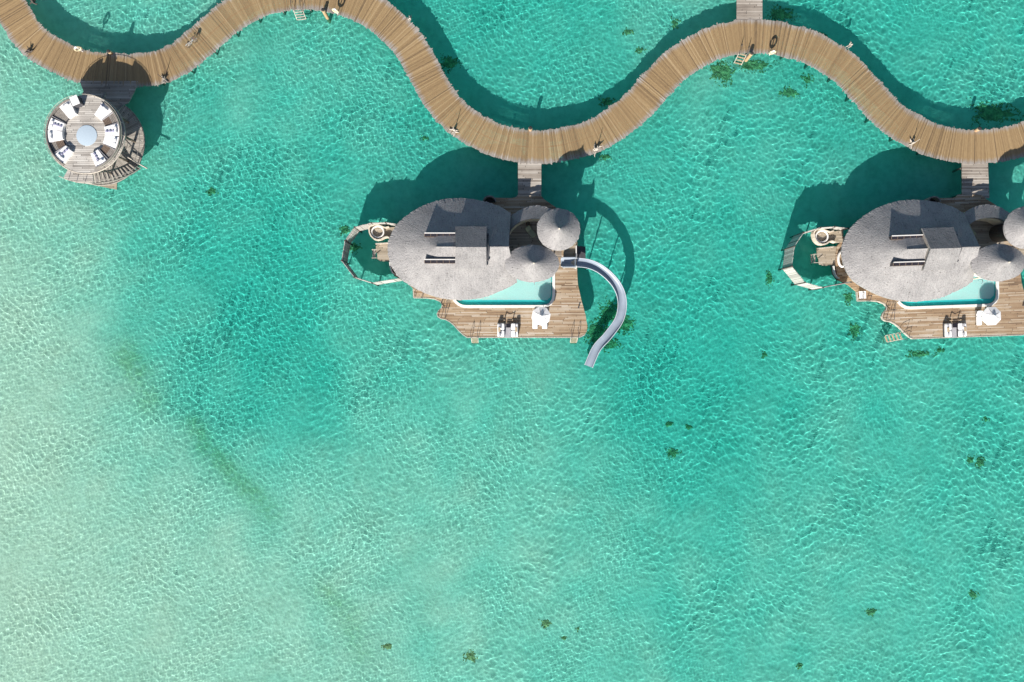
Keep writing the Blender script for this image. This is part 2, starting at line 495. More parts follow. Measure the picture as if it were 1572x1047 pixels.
# fine chop, longer chop and a breeze that changes from place to place
wmix = np.clip(.42 + .42 * swirl(22, 3) + .012 * (X - 8), 0, 1)
wmix = wmix * wmix * (3 - 2 * wmix)
gust = np.clip(.92 + .25 * swirl(17, 5), .45, 1.22)
Z = chop(46, .34, 1.35, .00200) * (1 - wmix) + chop(46, .44, 1.8, .00168) * wmix
Z += chop(6, .8, 1.5, .0011, 1.9, 2.5)
Z *= gust
for k in range(6):
    lam = rng.uniform(3.5, 8); th = rng.uniform(.4, 1.5)
    Z += .004 * np.sin(2 * PI / lam * (X * math.cos(th) + Y * math.sin(th)) + rng.uniform(0, 6.28))
fade = np.clip((82 - np.abs(X)) / 4, 0, 1) * np.clip((57.5 - np.abs(Y)) / 4, 0, 1)
Z *= fade
water, X, Y = grid('water', xs, ys, Z)
cx_, cy_ = xs[::8], ys[::8]
cx_, cy_ = np.append(cx_, xs[-1]), np.append(cy_, ys[-1])
Dc = depth_np(*np.meshgrid(cx_, cy_))
Dx = np.stack([np.interp(xs, cx_, row) for row in Dc]); ix = np.clip(np.searchsorted(cy_, ys) - 1, 0, len(cy_) - 2)
tt = ((ys - cy_[ix]) / np.maximum(cy_[ix + 1] - cy_[ix], 1e-6))[:, None]
attr(water, 'depth', Dx[ix] * (1 - tt) + Dx[ix + 1] * tt)
water.cycles.is_caustics_caster = True
tag(water, kind='structure')
m = bpy.data.materials.new('sea_water'); m.use_nodes = True; nt = m.node_tree; nt.nodes.clear()
out = N(nt, 'ShaderNodeOutputMaterial'); g = N(nt, 'ShaderNodeBsdfGlass'); g.inputs['IOR'].default_value = 1.33; g.inputs['Roughness'].default_value = 0
at = N(nt, 'ShaderNodeAttribute', attribute_name='depth')
cc = N(nt, 'ShaderNodeCombineColor')
for i, sig in enumerate((.70, .108, .105)):     # absorption per metre of red, green, blue
    nt.links.new(math_node(nt, 'POWER', math.exp(-1.1 * sig), at.outputs['Fac']), cc.inputs[i])
nt.links.new(cc.outputs[0], g.inputs['Color']); nt.links.new(g.outputs[0], out.inputs[0])
water.data.materials.append(m)

# ------------------------------------------------------------------ coral and weed patches on the bed
CORAL = [
    (1036, 698, 10, 9, 'dark round coral patch, largest of three in the teal water below the slide'),
    (1030, 653, 7, 4, 'small dark coral patch just above the round one in the teal water'),
    (1062, 657, 6, 4, 'small dark coral patch up and right of the round one in the teal water'),
    (1343, 944, 10, 7, 'dark oval coral patch alone on the pale bed at lower right'),
    (1502, 917, 9, 7, 'dark coral patch near the right edge, level with the lone oval one'),
    (838, 961, 9, 7, 'dark ragged coral patch at the bottom, up and right of the roundest one'),
    (722, 1011, 11, 10, 'dark round coral patch nearest the bottom edge of the picture'),
    (592, 996, 8, 6, 'small green coral patch on the sand left of the roundest bottom one'),
    (888, 969, 6, 5, 'faint small coral patch right of the ragged one at the bottom'),
    (866, 984, 6, 5, 'faintest small coral patch below and between two bottom patches'),
    (320, 291, 8, 6, 'small olive coral patch in the deep water between round lounge and first villa'),
    (527, 352, 9, 8, 'olive round weed patch outside the pale fence of the first villa'),
    (540, 378, 11, 9, 'brown coral patch at the foot of the first villa fence, just inside it'),
    (915, 512, 26, 30, 'large dark weed bed in the water left of the lower slide'),
    (934, 478, 24, 26, 'large dark weed bed inside the bend of the slide'),
    (962, 495, 22, 16, 'green weed bed outside the bend of the slide'),
    (937, 528, 18, 12, 'dark weed bed under the last straight of the slide'),
    (930, 238, 11, 5, 'long thin olive weed patch below the boardwalk near the first villa walkway'),
    (1112, 104, 26, 20, 'broad brown weed bed beside the ladder on the boardwalk bend'),
    (1160, 96, 30, 10, 'long green weed bed along the boardwalk edge under the life ring'),
    (1216, 139, 17, 9, 'olive weed patch in open water below the right boardwalk bend'),
    (1245, 118, 12, 14, 'faint weed patch close under the boardwalk, right of the olive one'),
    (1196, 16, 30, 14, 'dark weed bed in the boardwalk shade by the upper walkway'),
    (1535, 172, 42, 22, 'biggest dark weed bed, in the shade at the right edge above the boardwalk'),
    (1319, 506, 11, 15, 'dark weed bed off the left end of the second villa deck'),
    (1418, 544, 20, 6, 'low dark weed bed in front of the second villa deck'),
    (1450, 538, 8, 5, 'small weed patch in front of the second villa sofa pit'),
    (1186, 428, 6, 14, 'brown weed strip outside the second villa fence'),
    (1308, 456, 8, 10, 'dark weed patch at the second villa corner below its fence'),
    (1512, 711, 8, 10, 'small upright dark coral patch by the right edge'),
    (1497, 708, 6, 6, 'tiny coral patch left of the small upright one by the right edge'),
    (966, 44, 12, 6, 'olive coral specks in open water, leftmost of three at the top'),
    (985, 72, 10, 6, 'olive coral specks in open water, middle of three near the top'),
    (1040, 30, 9, 12, 'olive coral specks closest to the boardwalk of three near the top'),
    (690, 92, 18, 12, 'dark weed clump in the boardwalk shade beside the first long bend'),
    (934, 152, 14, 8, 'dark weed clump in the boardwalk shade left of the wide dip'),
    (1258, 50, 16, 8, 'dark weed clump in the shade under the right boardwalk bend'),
    (1178, 545, 6, 8, 'faint coral patch in deep teal water below the second villa fence'),
    (1232, 1028, 7, 7, 'faint coral patch at the bottom edge, right of centre'),
    (1522, 645, 7, 7, 'faint coral patch high on the right edge of the open water'),
    (650, 208, 8, 6, 'faint weed patch in open water left of the driftwood on the boardwalk'),
]
cr = random.Random(3)
for cx, cy, rx, ry, lab in CORAL:
    c = P(cx, cy, 0); zb = bed_z(c.x, c.y)
    mb = MB()
    nb = int(min(420, 22 + rx * ry * .7))
    faint = 'faint' in lab or 'specks' in lab
    if faint: nb = max(8, nb // 3)
    th0 = cr.uniform(0, PI)
    nbp = 36
    outl_ = []
    for k in range(nbp):
        a = 2 * PI * k / nbp
        lim = (.62 if not faint else .45) * (1.0 + .35 * math.sin(3 * a + th0) + .2 * math.sin(5 * a + 2 * th0)) * cr.uniform(.8, 1.1)
        outl_.append((c.x + math.cos(a) * lim * rx / S, c.y + math.sin(a) * lim * ry / S, zb - .02))
    n0 = mb.add(outl_); nc = mb.add([(c.x, c.y, zb + .10)])
    for k in range(nbp): mb.face((n0 + k, n0 + (k + 1) % nbp, nc))
    for k in range(nb):
        a = cr.uniform(0, 2 * PI)
        lim = 1.0 + .35 * math.sin(3 * a + th0) + .2 * math.sin(5 * a + 2 * th0)
        r = lim * cr.random() ** .75 * (1.08 if not faint else .8)
        x, y = c.x + math.cos(a) * r * rx / S * 1.0, c.y + math.sin(a) * r * ry / S
        R = cr.uniform(.07, .22) * (1.2 - .55 * r)
        hgt = R * cr.uniform(.35, .8)
        rows = []
        n = 7
        for j, (rr, zz) in enumerate(((1.0, -.15), (.85, .45), (.45, .9))):
            rows.append(mb.add([(x + R * rr * cr.uniform(.7, 1.25) * math.cos(2 * PI * i / n), y + R * rr * cr.uniform(.7, 1.25) * math.sin(2 * PI * i / n), zb + hgt * zz) for i in range(n)]))
        top = mb.add([(x, y, zb + hgt)])
        for j in range(2):
            for i in range(n): mb.face((rows[j] + i, rows[j] + (i + 1) % n, rows[j + 1] + (i + 1) % n, rows[j + 1] + i))
        for i in range(n): mb.face((rows[2] + i, rows[2] + (i + 1) % n, top))
    o = mb.build('coral_patch', M['coral'], smooth=True, origin=(c.x, c.y, zb), recv=True)
    tag(o, lab, 'coral', 'coral and weed patches on the seabed')

# ------------------------------------------------------------------ boardwalk
BZ = 1.6
CL = [(-40, -110), (-30, -75), (-8, -30), (25, 27), (45, 56), (60, 70), (80, 82), (115, 98), (145, 105), (176, 108), (206, 108.5), (243, 103), (273, 91), (307, 65), (337, 38), (365, 17), (402, -1), (440, -9),
      (480, -11), (515, -6), (547, 5), (572, 18), (593, 33), (612, 51), (630, 72), (645, 97), (661, 128), (684, 163), (711, 188), (749, 210), (783, 221), (811, 225), (841, 225), (876, 219), (916, 206),
      (948, 187), (983, 158), (1018, 118), (1042, 97), (1066, 81), (1095, 66), (1122, 59), (1151, 56), (1176, 57), (1205, 61), (1239, 71), (1267, 85), (1294, 102), (1312, 119), (1334, 144), (1361, 173),
      (1391, 196), (1425, 212), (1460, 222), (1497, 225.5), (1534, 223), (1579, 211), (1625, 188), (1660, 160)]
cl = [P(x, y, BZ) for x, y in CL]


def catmull(p, n=10):
    out = []
    for i in range(len(p) - 1):
        a, b, c, d = p[max(i - 1, 0)], p[i], p[i + 1], p[min(i + 2, len(p) - 1)]
        for k in range(n):
            t = k / n
            out.append(.5 * ((2 * b) + (c - a) * t + (2 * a - 5 * b + 4 * c - d) * t * t + (3 * b - a - 3 * c + d) * t ** 3))
    out.append(p[-1]); return out


dense = catmull(cl, 12)
for _ in range(10):
    dense = [dense[0]] + [(dense[i - 1] + dense[i] * 2 + dense[i + 1]) / 4 for i in range(1, len(dense) - 1)] + [dense[-1]]


def resample(p, ds):
    out = [p[0]]; need = ds
    for a, b in zip(p[:-1], p[1:]):
        L = (b - a).length; pos = 0
        while L - pos >= need:
            pos += need; out.append(a + (b - a) * (pos / L)); need = ds
        need -= L - pos
    return out


W2 = 51.4 * (1 - BZ / H) / S / 2
bw = thing('boardwalk', 'long winding timber boardwalk of crosswise planks snaking over the turquoise water', 'boardwalk', P(786, 200, 0))
PW = .15
cen = resample(dense, PW)
sides = []
for i in range(len(cen)):
    d = (cen[min(i + 2, len(cen) - 1)] - cen[max(i - 2, 0)]).normalized(); sides.append(Vector((-d.y, d.x, 0)))


def edge_line(i): return (cen[i] + cen[i + 1]) / 2, ((sides[i] + sides[i + 1]) / 2).normalized()


mb = MB()
wob = [0.0]
for i in range(1, len(cen) - 1):
    p = cen[i]; d = (cen[i + 1] - cen[i - 1]).normalized(); s = Vector((-d.y, d.x, 0))
    curv = 1.0
    # board width varies with the bend so that neighbouring boards nearly touch on the outside
    wob.append(wob[-1] * .8 + rnd.gauss(0, .035))
    e1 = W2 + wob[-1] + rnd.gauss(0, .05) + (rnd.uniform(.08, .2) if rnd.random() < .06 else 0)
    e2 = W2 - wob[-1] * .6 + rnd.gauss(0, .05) + (rnd.uniform(.06, .18) if rnd.random() < .06 else 0)
    yaw = rnd.gauss(0, .004)
    z1, z0 = BZ + rnd.gauss(0, .008), BZ - .07
    lo_, hi_ = edge_line(i - 1), edge_line(i)
    g_ = .012
    pts = [lo_[0] + lo_[1] * (e1) + d * (g_ + yaw), hi_[0] + hi_[1] * (e1) - d * (g_ - yaw), hi_[0] - hi_[1] * (e2) - d * (g_ + yaw), lo_[0] - lo_[1] * (e2) + d * (g_ - yaw)]
    n0 = mb.add([(q.x, q.y, z0) for q in pts] + [(q.x, q.y, z1) for q in pts])
    mb.tone = min(1, max(0, rnd.gauss(.5, .17))) if rnd.random() > .07 else rnd.choice((.02, .1, .95))
    u = i * 1.7
    uvt = [(u, e1), (u + .2, e1), (u + .2, -e2), (u, -e2)]
    mb.face((n0 + 7, n0 + 6, n0 + 5, n0 + 4), [uvt[3], uvt[2], uvt[1], uvt[0]])
    mb.face((n0, n0 + 1, n0 + 2, n0 + 3), uvt)
    for a, b_ in ((0, 1), (1, 2), (2, 3), (3, 0)):
        mb.face((n0 + a, n0 + 4 + a, n0 + 4 + b_, n0 + b_), [uvt[a], uvt[a], uvt[b_], uvt[b_]])
mb.build('planking', M['boardwalk'], bw)
half = resample(dense, 1.0)
for off in (-1.9, 0.0, 1.9):
    mb = MB()
    q = []
    for i in range(len(half)):
        d = (half[min(i + 1, len(half) - 1)] - half[max(i - 1, 0)]).normalized(); s = Vector((-d.y, d.x, 0))
        q.append(half[i] + s * off)
    for a, b_ in zip(q[:-1], q[1:]): mb.beam(a + Vector((0, 0, -.2)), b_ + Vector((0, 0, -.2)), .16, .24)
    mb.build('beam', M['pile'], bw)
for i in range(3, len(half) - 2, 4):
    d = (half[i + 1] - half[i - 1]).normalized(); s = Vector((-d.y, d.x, 0))
    for sd in (-1, 1):
        p = half[i] + s * sd * 1.35
        mb = MB(); mb.tube([(p.x, p.y, bed_z(p.x, p.y) - .2), (p.x, p.y, BZ - .32)], .14, 8)
        mb.build('pile', M['pile'], bw, recv=True)


# ------------------------------------------------------------------ walkways off the boardwalk
def walkway(pts, label, mat='grey_deck', z=BZ - .03):
    q = [P(x, y, z) for x, y in pts]
    c = sum(q, Vector()) / len(q)
    t = thing('walkway', label, 'walkway', (c.x, c.y, 0), 'short walkways off the boardwalk')
    mb = MB(); mb.prism([(p.x, p.y) for p in q], z - .14, z); mb.build('decking', M[mat], t)
    x0, x1 = min(p.x for p in q) + .4, max(p.x for p in q) - .4; y0, y1 = min(p.y for p in q), max(p.y for p in q)
    for x in (x0, x1):
        mb = MB(); mb.beam((x, y0 + .3, z - .26), (x, y1 - .3, z - .26), .14, .2); mb.build('beam', M['pile'], t)
        for y in (y0 + .8, y1 - .8):
            mb = MB(); mb.tube([(x, y, bed_z(x, y) - .2), (x, y, z - .36)], .13, 8); mb.build('pile', M['pile'], t, recv=True)
    return t


link1 = walkway([(795.2, 246), (831, 248), (831, 301), (795.2, 301)], 'straight grey walkway from the boardwalk down to the first villa')
walkway([(1131, -45), (1170.5, -45), (1170.5, 34), (1131, 34)], 'straight grey walkway leaving the boardwalk at the top edge')

# ------------------------------------------------------------------ villa
VZ = 1.72                                   # deck level
A1 = P(693.3, 388.3, 0)
villa = thing('overwater_villa', 'thatched overwater villa at the centre, with a blue grey slide at its side', 'villa', A1, 'thatched villas on the water')


def plan(pts, z): return [(P(x, y, z).x, P(x, y, z).y) for x, y in pts]


POOL = [(697, 460), (699.5, 463.5), (704, 467.3), (709, 469.6), (715, 470.5), (834, 470.5), (840, 469.3), (845.5, 465.8), (849, 459.5), (850, 451), (850, 405), (806, 402), (764, 430), (712, 446)]
DECK = [(831, 301), (836, 306.5), (850, 316), (868, 330), (878, 350), (886, 372), (886, 418), (887.3, 437), (892.5, 460.5), (899, 484), (901.6, 500), (901, 508), (898, 513.5), (892, 517), (886, 518), (717, 518), (711, 514), (704, 507.4),
        (697, 499.5), (690.5, 494), (684, 490.5), (677, 489.3), (672.5, 486.5), (671, 482), (673, 477.5), (678, 472.5), (679, 468), (676, 463), (667, 459), (655, 457.4), (635, 457), (634.3, 443), (622, 432), (606, 424), (603, 400), (606, 372), (640, 335), (700, 312), (742, 308), (760, 303.5), (786, 304),
        (792, 302.5), (795.2, 299)]
mb = MB(); mb.prism(plan(DECK, VZ), VZ - .28, VZ, [plan(POOL, VZ)])
deck = mb.build('deck', M['pool_deck'], villa)
# pale edge trim of the deck
mb = MB(); q = [P(x, y, VZ) for x, y in DECK]
for a, b_ in zip(q[12:31], q[13:32]): mb.beam(a + Vector((0, 0, -.13)), b_ + Vector((0, 0, -.13)), .12, .34)
mb.build('deck_trim', M['pale_wood'], deck)
for x, y in [(700, 480), (740, 500), (790, 510), (840, 510), (885, 505), (880, 450), (880, 400), (655, 450), (630, 380), (660, 340), (720, 325), (770, 312), (860, 335), (700, 400), (760, 400), (820, 380), (690, 450), (830, 440)]:
    p = P(x, y, VZ); mb = MB(); mb.tube([(p.x, p.y, bed_z(p.x, p.y) - .2), (p.x, p.y, VZ - .29)], .17, 8); mb.build('pile', M['pile'], villa, recv=True)

# pool
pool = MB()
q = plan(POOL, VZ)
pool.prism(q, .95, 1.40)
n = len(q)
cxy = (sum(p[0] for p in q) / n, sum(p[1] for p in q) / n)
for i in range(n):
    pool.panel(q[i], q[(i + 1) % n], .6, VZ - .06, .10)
pool_o = pool.build('swimming_pool', M['tile_shade'], villa, recv=True)
zc = 1.53
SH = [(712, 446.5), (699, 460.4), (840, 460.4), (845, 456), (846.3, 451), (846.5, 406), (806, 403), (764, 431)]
mb = MB(); mb.prism(plan(SH, zc), 1.405, zc); mb.build('pale_pool_floor', M['tile_pale'], pool_o, recv=True)  # pale floor raised; the turquoise band left bare stands for the rim's shadow
mb = MB(); mb.prism(plan([(x * .999 + .8, y * .999 + .4) for x, y in POOL], VZ - .1), VZ - .115, VZ - .11); mb.f = [f for f in mb.f if all(abs(mb.v[k].z - (VZ - .11)) < 1e-5 for k in f)]; mb.uv = [None] * len(mb.f); mb.t = [.5] * len(mb.f); pw = mb.build('pool_water', M['pool_water'], pool_o, smooth=True); pw.cycles.is_caustics_caster = True
mb = MB()
rim = POOL[0:11]
q = [P(x, y, VZ) for x, y in rim]
for i in range(len(q) - 1): mb.beam(q[i] + Vector((0, 0, .0)), q[i + 1] + Vector((0, 0, .0)), .36, .16)
for p in q[1:-1]: mb.disc((p.x, p.y), .18, VZ - .08, VZ + .083, 14)
mb.build('pool_rim', M['white'], pool_o)
mb = MB(); a = P(820.3, 431.5, VZ); mb.tube([a, a + Vector((0, 0, .9)), a + Vector((.0, -.45, .95)), a + Vector((0, -.55, .75))], .04, 6); mb.build('water_spout', M['metal'], pool_o, smooth=True)

# main thatched roof
EZ, RZ = 4.15, 7.38
NORTH = [(595, 381), (595.8, 373), (598.5, 364), (603.5, 353.5), (610, 344), (619, 335), (630, 327), (641, 320), (653.5, 313.8), (667, 309.2), (680.5, 306), (692, 304.6), (704, 304), (717, 304.6), (730.5, 306.2), (743, 308.8), (754, 312), (768, 317.5), (784, 327)]
SOUTH = [(794, 433), (782, 440.5), (767, 447), (754, 452.6), (740.6, 456.8), (724, 459.4), (707, 460.4), (690, 459.4), (674, 456.8), (660, 452.8), (647, 447.4), (637, 442.2), (627, 436.4), (618, 430.4), (610, 423.4), (603.5, 413.5), (599, 403.5), (596, 392)]
RA, RB = P(672, 379, RZ), P(781, 378.6, RZ)


def roof_shell(mb, outer, inner, steps, th, flare=0.0, rng_=None, amp=.05):
    """thatch between an eave polyline and a matching top polyline, with thickness"""
    g = rng_ or random.Random(1)
    top = []
    u = 0; us = []
    for i, o_ in enumerate(outer):
        if i: u += (o_ - outer[i - 1]).length
        us.append(u)
    for j in range(steps + 1):
        t = j / steps
        row = []
        for i, (o_, n_) in enumerate(zip(outer, inner)):
            p = o_.lerp(n_, t)
            p.z -= flare * math.sin(PI * t)
            if j == 0:
                p += (o_ - n_).normalized() * g.gauss(0, amp)
                p.z += g.gauss(0, amp * .4)
            row.append(p)
        top.append(mb.add(row))
    for j in range(steps):
        for i in range(len(outer) - 1):
            L0 = (outer[i] - inner[i]).length; v0, v1 = j / steps * L0, (j + 1) / steps * L0
            mb.face((top[j] + i, top[j] + i + 1, top[j + 1] + i + 1, top[j + 1] + i), [(us[i], v0), (us[i + 1], v0), (us[i + 1], v1), (us[i], v1)])
    lo = mb.add([p - Vector((0, 0, th)) for p in outer]); hi = mb.add([p - Vector((0, 0, th)) for p in inner])
    for i in range(len(outer) - 1):
        mb.face((lo + i + 1, lo + i, hi + i, hi + i + 1), [(us[i + 1], 0), (us[i], 0), (us[i], 3), (us[i + 1], 3)])
        mb.face((lo + i, lo + i + 1, top[0] + i + 1, top[0] + i), [(us[i], 0), (us[i + 1], 0), (us[i + 1], .3), (us[i], .3)])
    for i in (0, len(outer) - 1):
        for j in range(steps):
            a, b_ = top[j] + i, top[j + 1] + i
            c = mb.add([mb.v[a] - Vector((0, 0, th)), mb.v[b_] - Vector((0, 0, th))])
            mb.face((a, b_, c + 1, c), [(0, 0), (0, 1), (.3, 1), (.3, 0)])


def fringe(pts, seed, amp=.05):
    """subdivide an eave and fray it a little"""
    g = random.Random(seed); out = []
    c = catmull(pts, 6)
    for p in c: out.append(p.copy())
    out[0], out[-1] = pts[0].copy(), pts[-1].copy()
    return out


outl = fringe([P(x, y, EZ) for x, y in SOUTH + NORTH], 5)
ra, rb = RA, RB


def ridge_pt(p):
    if p.x <= ra.x: return ra.copy()
    t = min(1, (p.x - ra.x) / (rb.x - ra.x)); return ra.lerp(rb, t)


mb = MB(); roof_shell(mb, outl, [ridge_pt(p) for p in outl], 14, .32, .0)
roof = mb.build('roof', M['thatch'], villa)
# straw ridge roll
mb = MB(); mb.tube([ra + Vector((-.2, 0, -.06)), ra.lerp(rb, .25) + Vector((0, 0, -.02)), rb + Vector((.05, 0, -.02))], .09, 8)
for k in range(len(mb.f)): mb.uv[k] = [(rnd.random() * 9, rnd.random() * 9)] * len(mb.f[k])
mb.build('ridge_cap', M['thatch'], roof, smooth=True)
# walls under the main roof, and the plaster gable end
cen_r = P(700, 382, EZ)
mb = MB()
wl = [Vector((cen_r.x + (p.x - cen_r.x) * .86, cen_r.y + (p.y - cen_r.y) * .84, 0)) for p in outl[::3]]
for a, b_ in zip(wl[:-1], wl[1:]): mb.panel((a.x, a.y), (b_.x, b_.y), VZ, EZ + .1, .18)
g0, g1 = wl[-1], wl[0]
mb.build('wall', M['cream'], villa)
gx = rb.x - .35
yS, yN = P(0, 428, EZ).y, P(0, 332, EZ).y
ym = rb.y
mb = MB()
mb.hexa([(gx - .1, yS, VZ), (gx, yS, VZ), (gx, yN, VZ), (gx - .1, yN, VZ), (gx - .1, yS, EZ + .1), (gx, yS, EZ + .1), (gx, yN, EZ + .1), (gx - .1, yN, EZ + .1)])
n0 = mb.add([(gx, yS, EZ + .1), (gx, yN, EZ + .1), (gx, ym, RZ - .45), (gx - .1, yS, EZ + .1), (gx - .1, yN, EZ + .1), (gx - .1, ym, RZ - .45)])
for f in ((0, 1, 2), (5, 4, 3), (1, 4, 5, 2), (0, 2, 5, 3)): mb.face([n0 + k for k in f])
mb.build('gable_wall', M['dark_wood'], villa)

# long roof lights: upright rail walls that carry the sliding roof
for yy in (358.0, 398.6):
    zt = 6.76 if yy < 380 else 6.92
    a, b_ = P(651.5, yy, zt), P(699.5, yy, zt)
    mb = MB(); mb.panel(a, b_, 4.9, zt, .1)
    sk = mb.build('roof_light', M['charcoal'], villa)
    mb = MB(); mb.beam(a + Vector((0, .02, .03)), b_ + Vector((0, .02, .03)), .12, .05); mb.build('rail', M['white'], sk)
    y1, y0, zs0 = a.y - .052, a.y - .42, zt - .13
    mb = MB(); mb.hexa([(a.x, y0, 4.9), (b_.x, y0, 4.9), (b_.x, y1, 4.9), (a.x, y1, 4.9), (a.x, y0, zs0), (b_.x, y0, zs0), (b_.x, y1, zs0 + .1), (a.x, y1, zs0 + .1)])
    mb.build('pane', M['slate'], sk)
    mb = MB()
    for t in (0, .2, .4, .6, .8, 1):
        p = a.lerp(b_, t); mb.beam((p.x, y0, zs0 + .015), (p.x, y1, zs0 + .11), .05, .04)
    mb.beam((a.x, y0 - .03, zs0 - .02), (b_.x, y0 - .03, zs0 - .02), .06, .1)
    mb.build('window_frame', M['brown'], sk)

# sliding roof section
mb = MB()
z0, z1 = 6.72, 8.12
nl, nr, sl, sr = P(698.5, 347.6, z0), P(747, 347.6, z0), P(698.5, 412, z0), P(747, 412, z0)
rl, rr = P(699.5, 379.3, z1), P(746.5, 379.3, z1)
for A, B in (([nr.lerp(nl, k / 6) for k in range(7)], [rr.lerp(rl, k / 6) for k in range(7)]), ([sl.lerp(sr, k / 6) for k in range(7)], [rl.lerp(rr, k / 6) for k in range(7)])):
    roof_shell(mb, A, B, 5, .2, 0, random.Random(4), .02)
so = mb.build('sliding_roof', M['thatch_new'], villa)
mb = MB()
for A, B, C in ((nl, rl, sl), (nr, rr, sr)):
    k = .12 if A is nl else -.12
    n0 = mb.add([A + Vector((k, 0, -.2)), C + Vector((k, 0, -.2)), B + Vector((k, 0, -.2)), A + Vector((k, .0, -1.1)), C + Vector((k, 0, -1.1))])
    mb.face((n0, n0 + 1, n0 + 2)); mb.face((n0, n0 + 3, n0 + 4, n0 + 1))
mb.build('end_board', M['grey_wood'], so)
# running gear on the right edge of the sliding roof
a, b_ = P(748.5, 360, 6.9), P(748.8, 399, 6.9)
mb = MB(); mb.tube([a, P(750, 380, 7.75), b_], .07, 8)
rg = mb.build('runner_pipe', M['charcoal'], so, smooth=True)
for p in (a, b_):
    mb = MB(); mb.tube([p + Vector((-.18, 0, -.05)), p + Vector((.18, 0, -.05))], .17, 12); mb.build('wheel', M['charcoal'], rg)

# two cone roofs on their round rooms
for nm, cx, cy, ax, ay, ez, az, apx, apy in (('tower_roof', 857.6, 352.2, 33.2, 32.2, 6.8, 8.75, 858.6, 350.6), ('cone_roof', 817, 404.5, 41.6, 28.6, 6.4, 8.1, 819.6, 403.6)):
    ring = [P(cx + ax * math.cos(2 * PI * k / 72), cy + ay * math.sin(-2 * PI * k / 72), ez) for k in range(73)]
    g = random.Random(int(cx))
    ap = P(apx, apy, az)
    top = [ap + (p - ap) * .012 for p in ring]
    for p in top: p.z = az
    mb = MB(); roof_shell(mb, ring, top, 14, .25, .12, g)
    r_ = mb.build(nm, M['thatch'], villa)
    mb = MB(); mb.tube([ap + Vector((0, 0, -.15)), ap + Vector((0, 0, .05)), ap + Vector((0, 0, .2))], [.16, .12, .04], 10); mb.build('finial', M['pale_wood'], r_, smooth=True)
    c = P(cx, cy, ez); k = (1 - ez / H) / S * (.72 if nm == 'cone_roof' else .42)
    mb = MB()
    rr_ = [(c.x + ax * k * math.cos(2 * PI * i / 28), c.y + ay * k * math.sin(2 * PI * i / 28)) for i in range(28)]
    if nm == 'tower_roof':
        for i in range(28): mb.panel(rr_[i], rr_[(i + 1) % 28], VZ, ez + .08, .14)
        mb.build('tower_wall', M['dark_wood'], villa)
    else:
        for i in range(0, 28, 4): mb.tube([(*rr_[i], VZ), (*rr_[i], ez + .05)], .11, 8)
        for i in range(6, 24): mb.panel(rr_[i], rr_[(i + 1) % 28], 3.9, ez - .05, .12)
        mb.build('lookout_wall', M['cream'], villa)

# crescent porch roof
OUT = [(779, 336), (788, 328.5), (801, 321), (811, 317.2), (821, 315.4), (831, 315.8), (840, 318), (851, 323.5), (866, 334)]
INN = [(782, 357), (786, 350), (793, 343.5), (801, 339), (809, 336.8), (818, 335.6), (828, 336), (838, 338), (848, 344)]
o_ = catmull([P(x, y, 3.45) for x, y in OUT], 5); i_ = catmull([P(x, y, 4.35) for x, y in INN], 5)
mb = MB(); roof_shell(mb, o_[::-1], i_[::-1], 5, .25, 0, random.Random(8)); mb.build('porch_roof', M['thatch'], villa)
mb = MB()
q = [P(x, y + 3.8, VZ) for x, y in INN]
for a, b_ in zip(q[:-1], q[1:]): mb.panel(a, b_, VZ, 3.7, .16)
mb.build('courtyard_wall', M['cream'], villa)
mb = MB(); mb.prism(plan([(781, 330), (800, 330), (830, 330), (862, 345), (862, 395), (781, 405)], VZ), VZ - .02, VZ + .012); mb.build('courtyard_floor', M['grey_deck'], villa)
# small dark alcove with a pale rim beside the entrance
mb = MB()
arc = [P(751.5 - 9.5 * math.cos(math.radians(t)), 309 - 8.3 * math.sin(math.radians(t)), 2.6) for t in range(0, 181, 15)]
for a, b_ in zip(arc[:-1], arc[1:]): mb.panel(a, b_, VZ - .3, 2.6, .16)
al = mb.build('entrance_alcove', M['grey_wood'], villa)
mb = MB(); mb.prism([(p.x, p.y) for p in arc], VZ - .25, VZ + .02); mb.build('alcove_floor', M['rubber'], al)

# slide platform with posts and partition
mb = MB(); z = 4.35
mb.prism(plan([(866, 370), (885.5, 370), (885.5, 411.5), (864, 411.5)], z), z - .18, z)
sp = mb.build('slide_platform', M['beige_deck'], villa)
for x, y in ((868, 409), (884, 409), (884, 374)):
    p = P(x, y, z); mb = MB(); mb.tube([(p.x, p.y, VZ), (p.x, p.y, z - .18)], .1, 8); mb.build('post', M['grey_wood'], sp)
mb = MB(); a, b_ = P(884.7, 377, 5.2), P(884.7, 396, 5.2); mb.panel(a, b_, z, 5.25, .1)
a, b_ = P(884.7, 408, 5.2), P(884.7, 411.5, 5.2); mb.panel(a, b_, z, 5.25, .1); mb.build('partition', M['white'], sp)
mb = MB(); mb.prism(plan([(884, 377), (899, 378.5), (899, 396), (884, 396)], 3.0), 2.85, 3.0); mb.prism(plan([(884, 392), (886.5, 392), (886.5, 396), (884, 396)], 3.0), VZ, 2.85); mb.build('landing', M['charcoal'], sp)

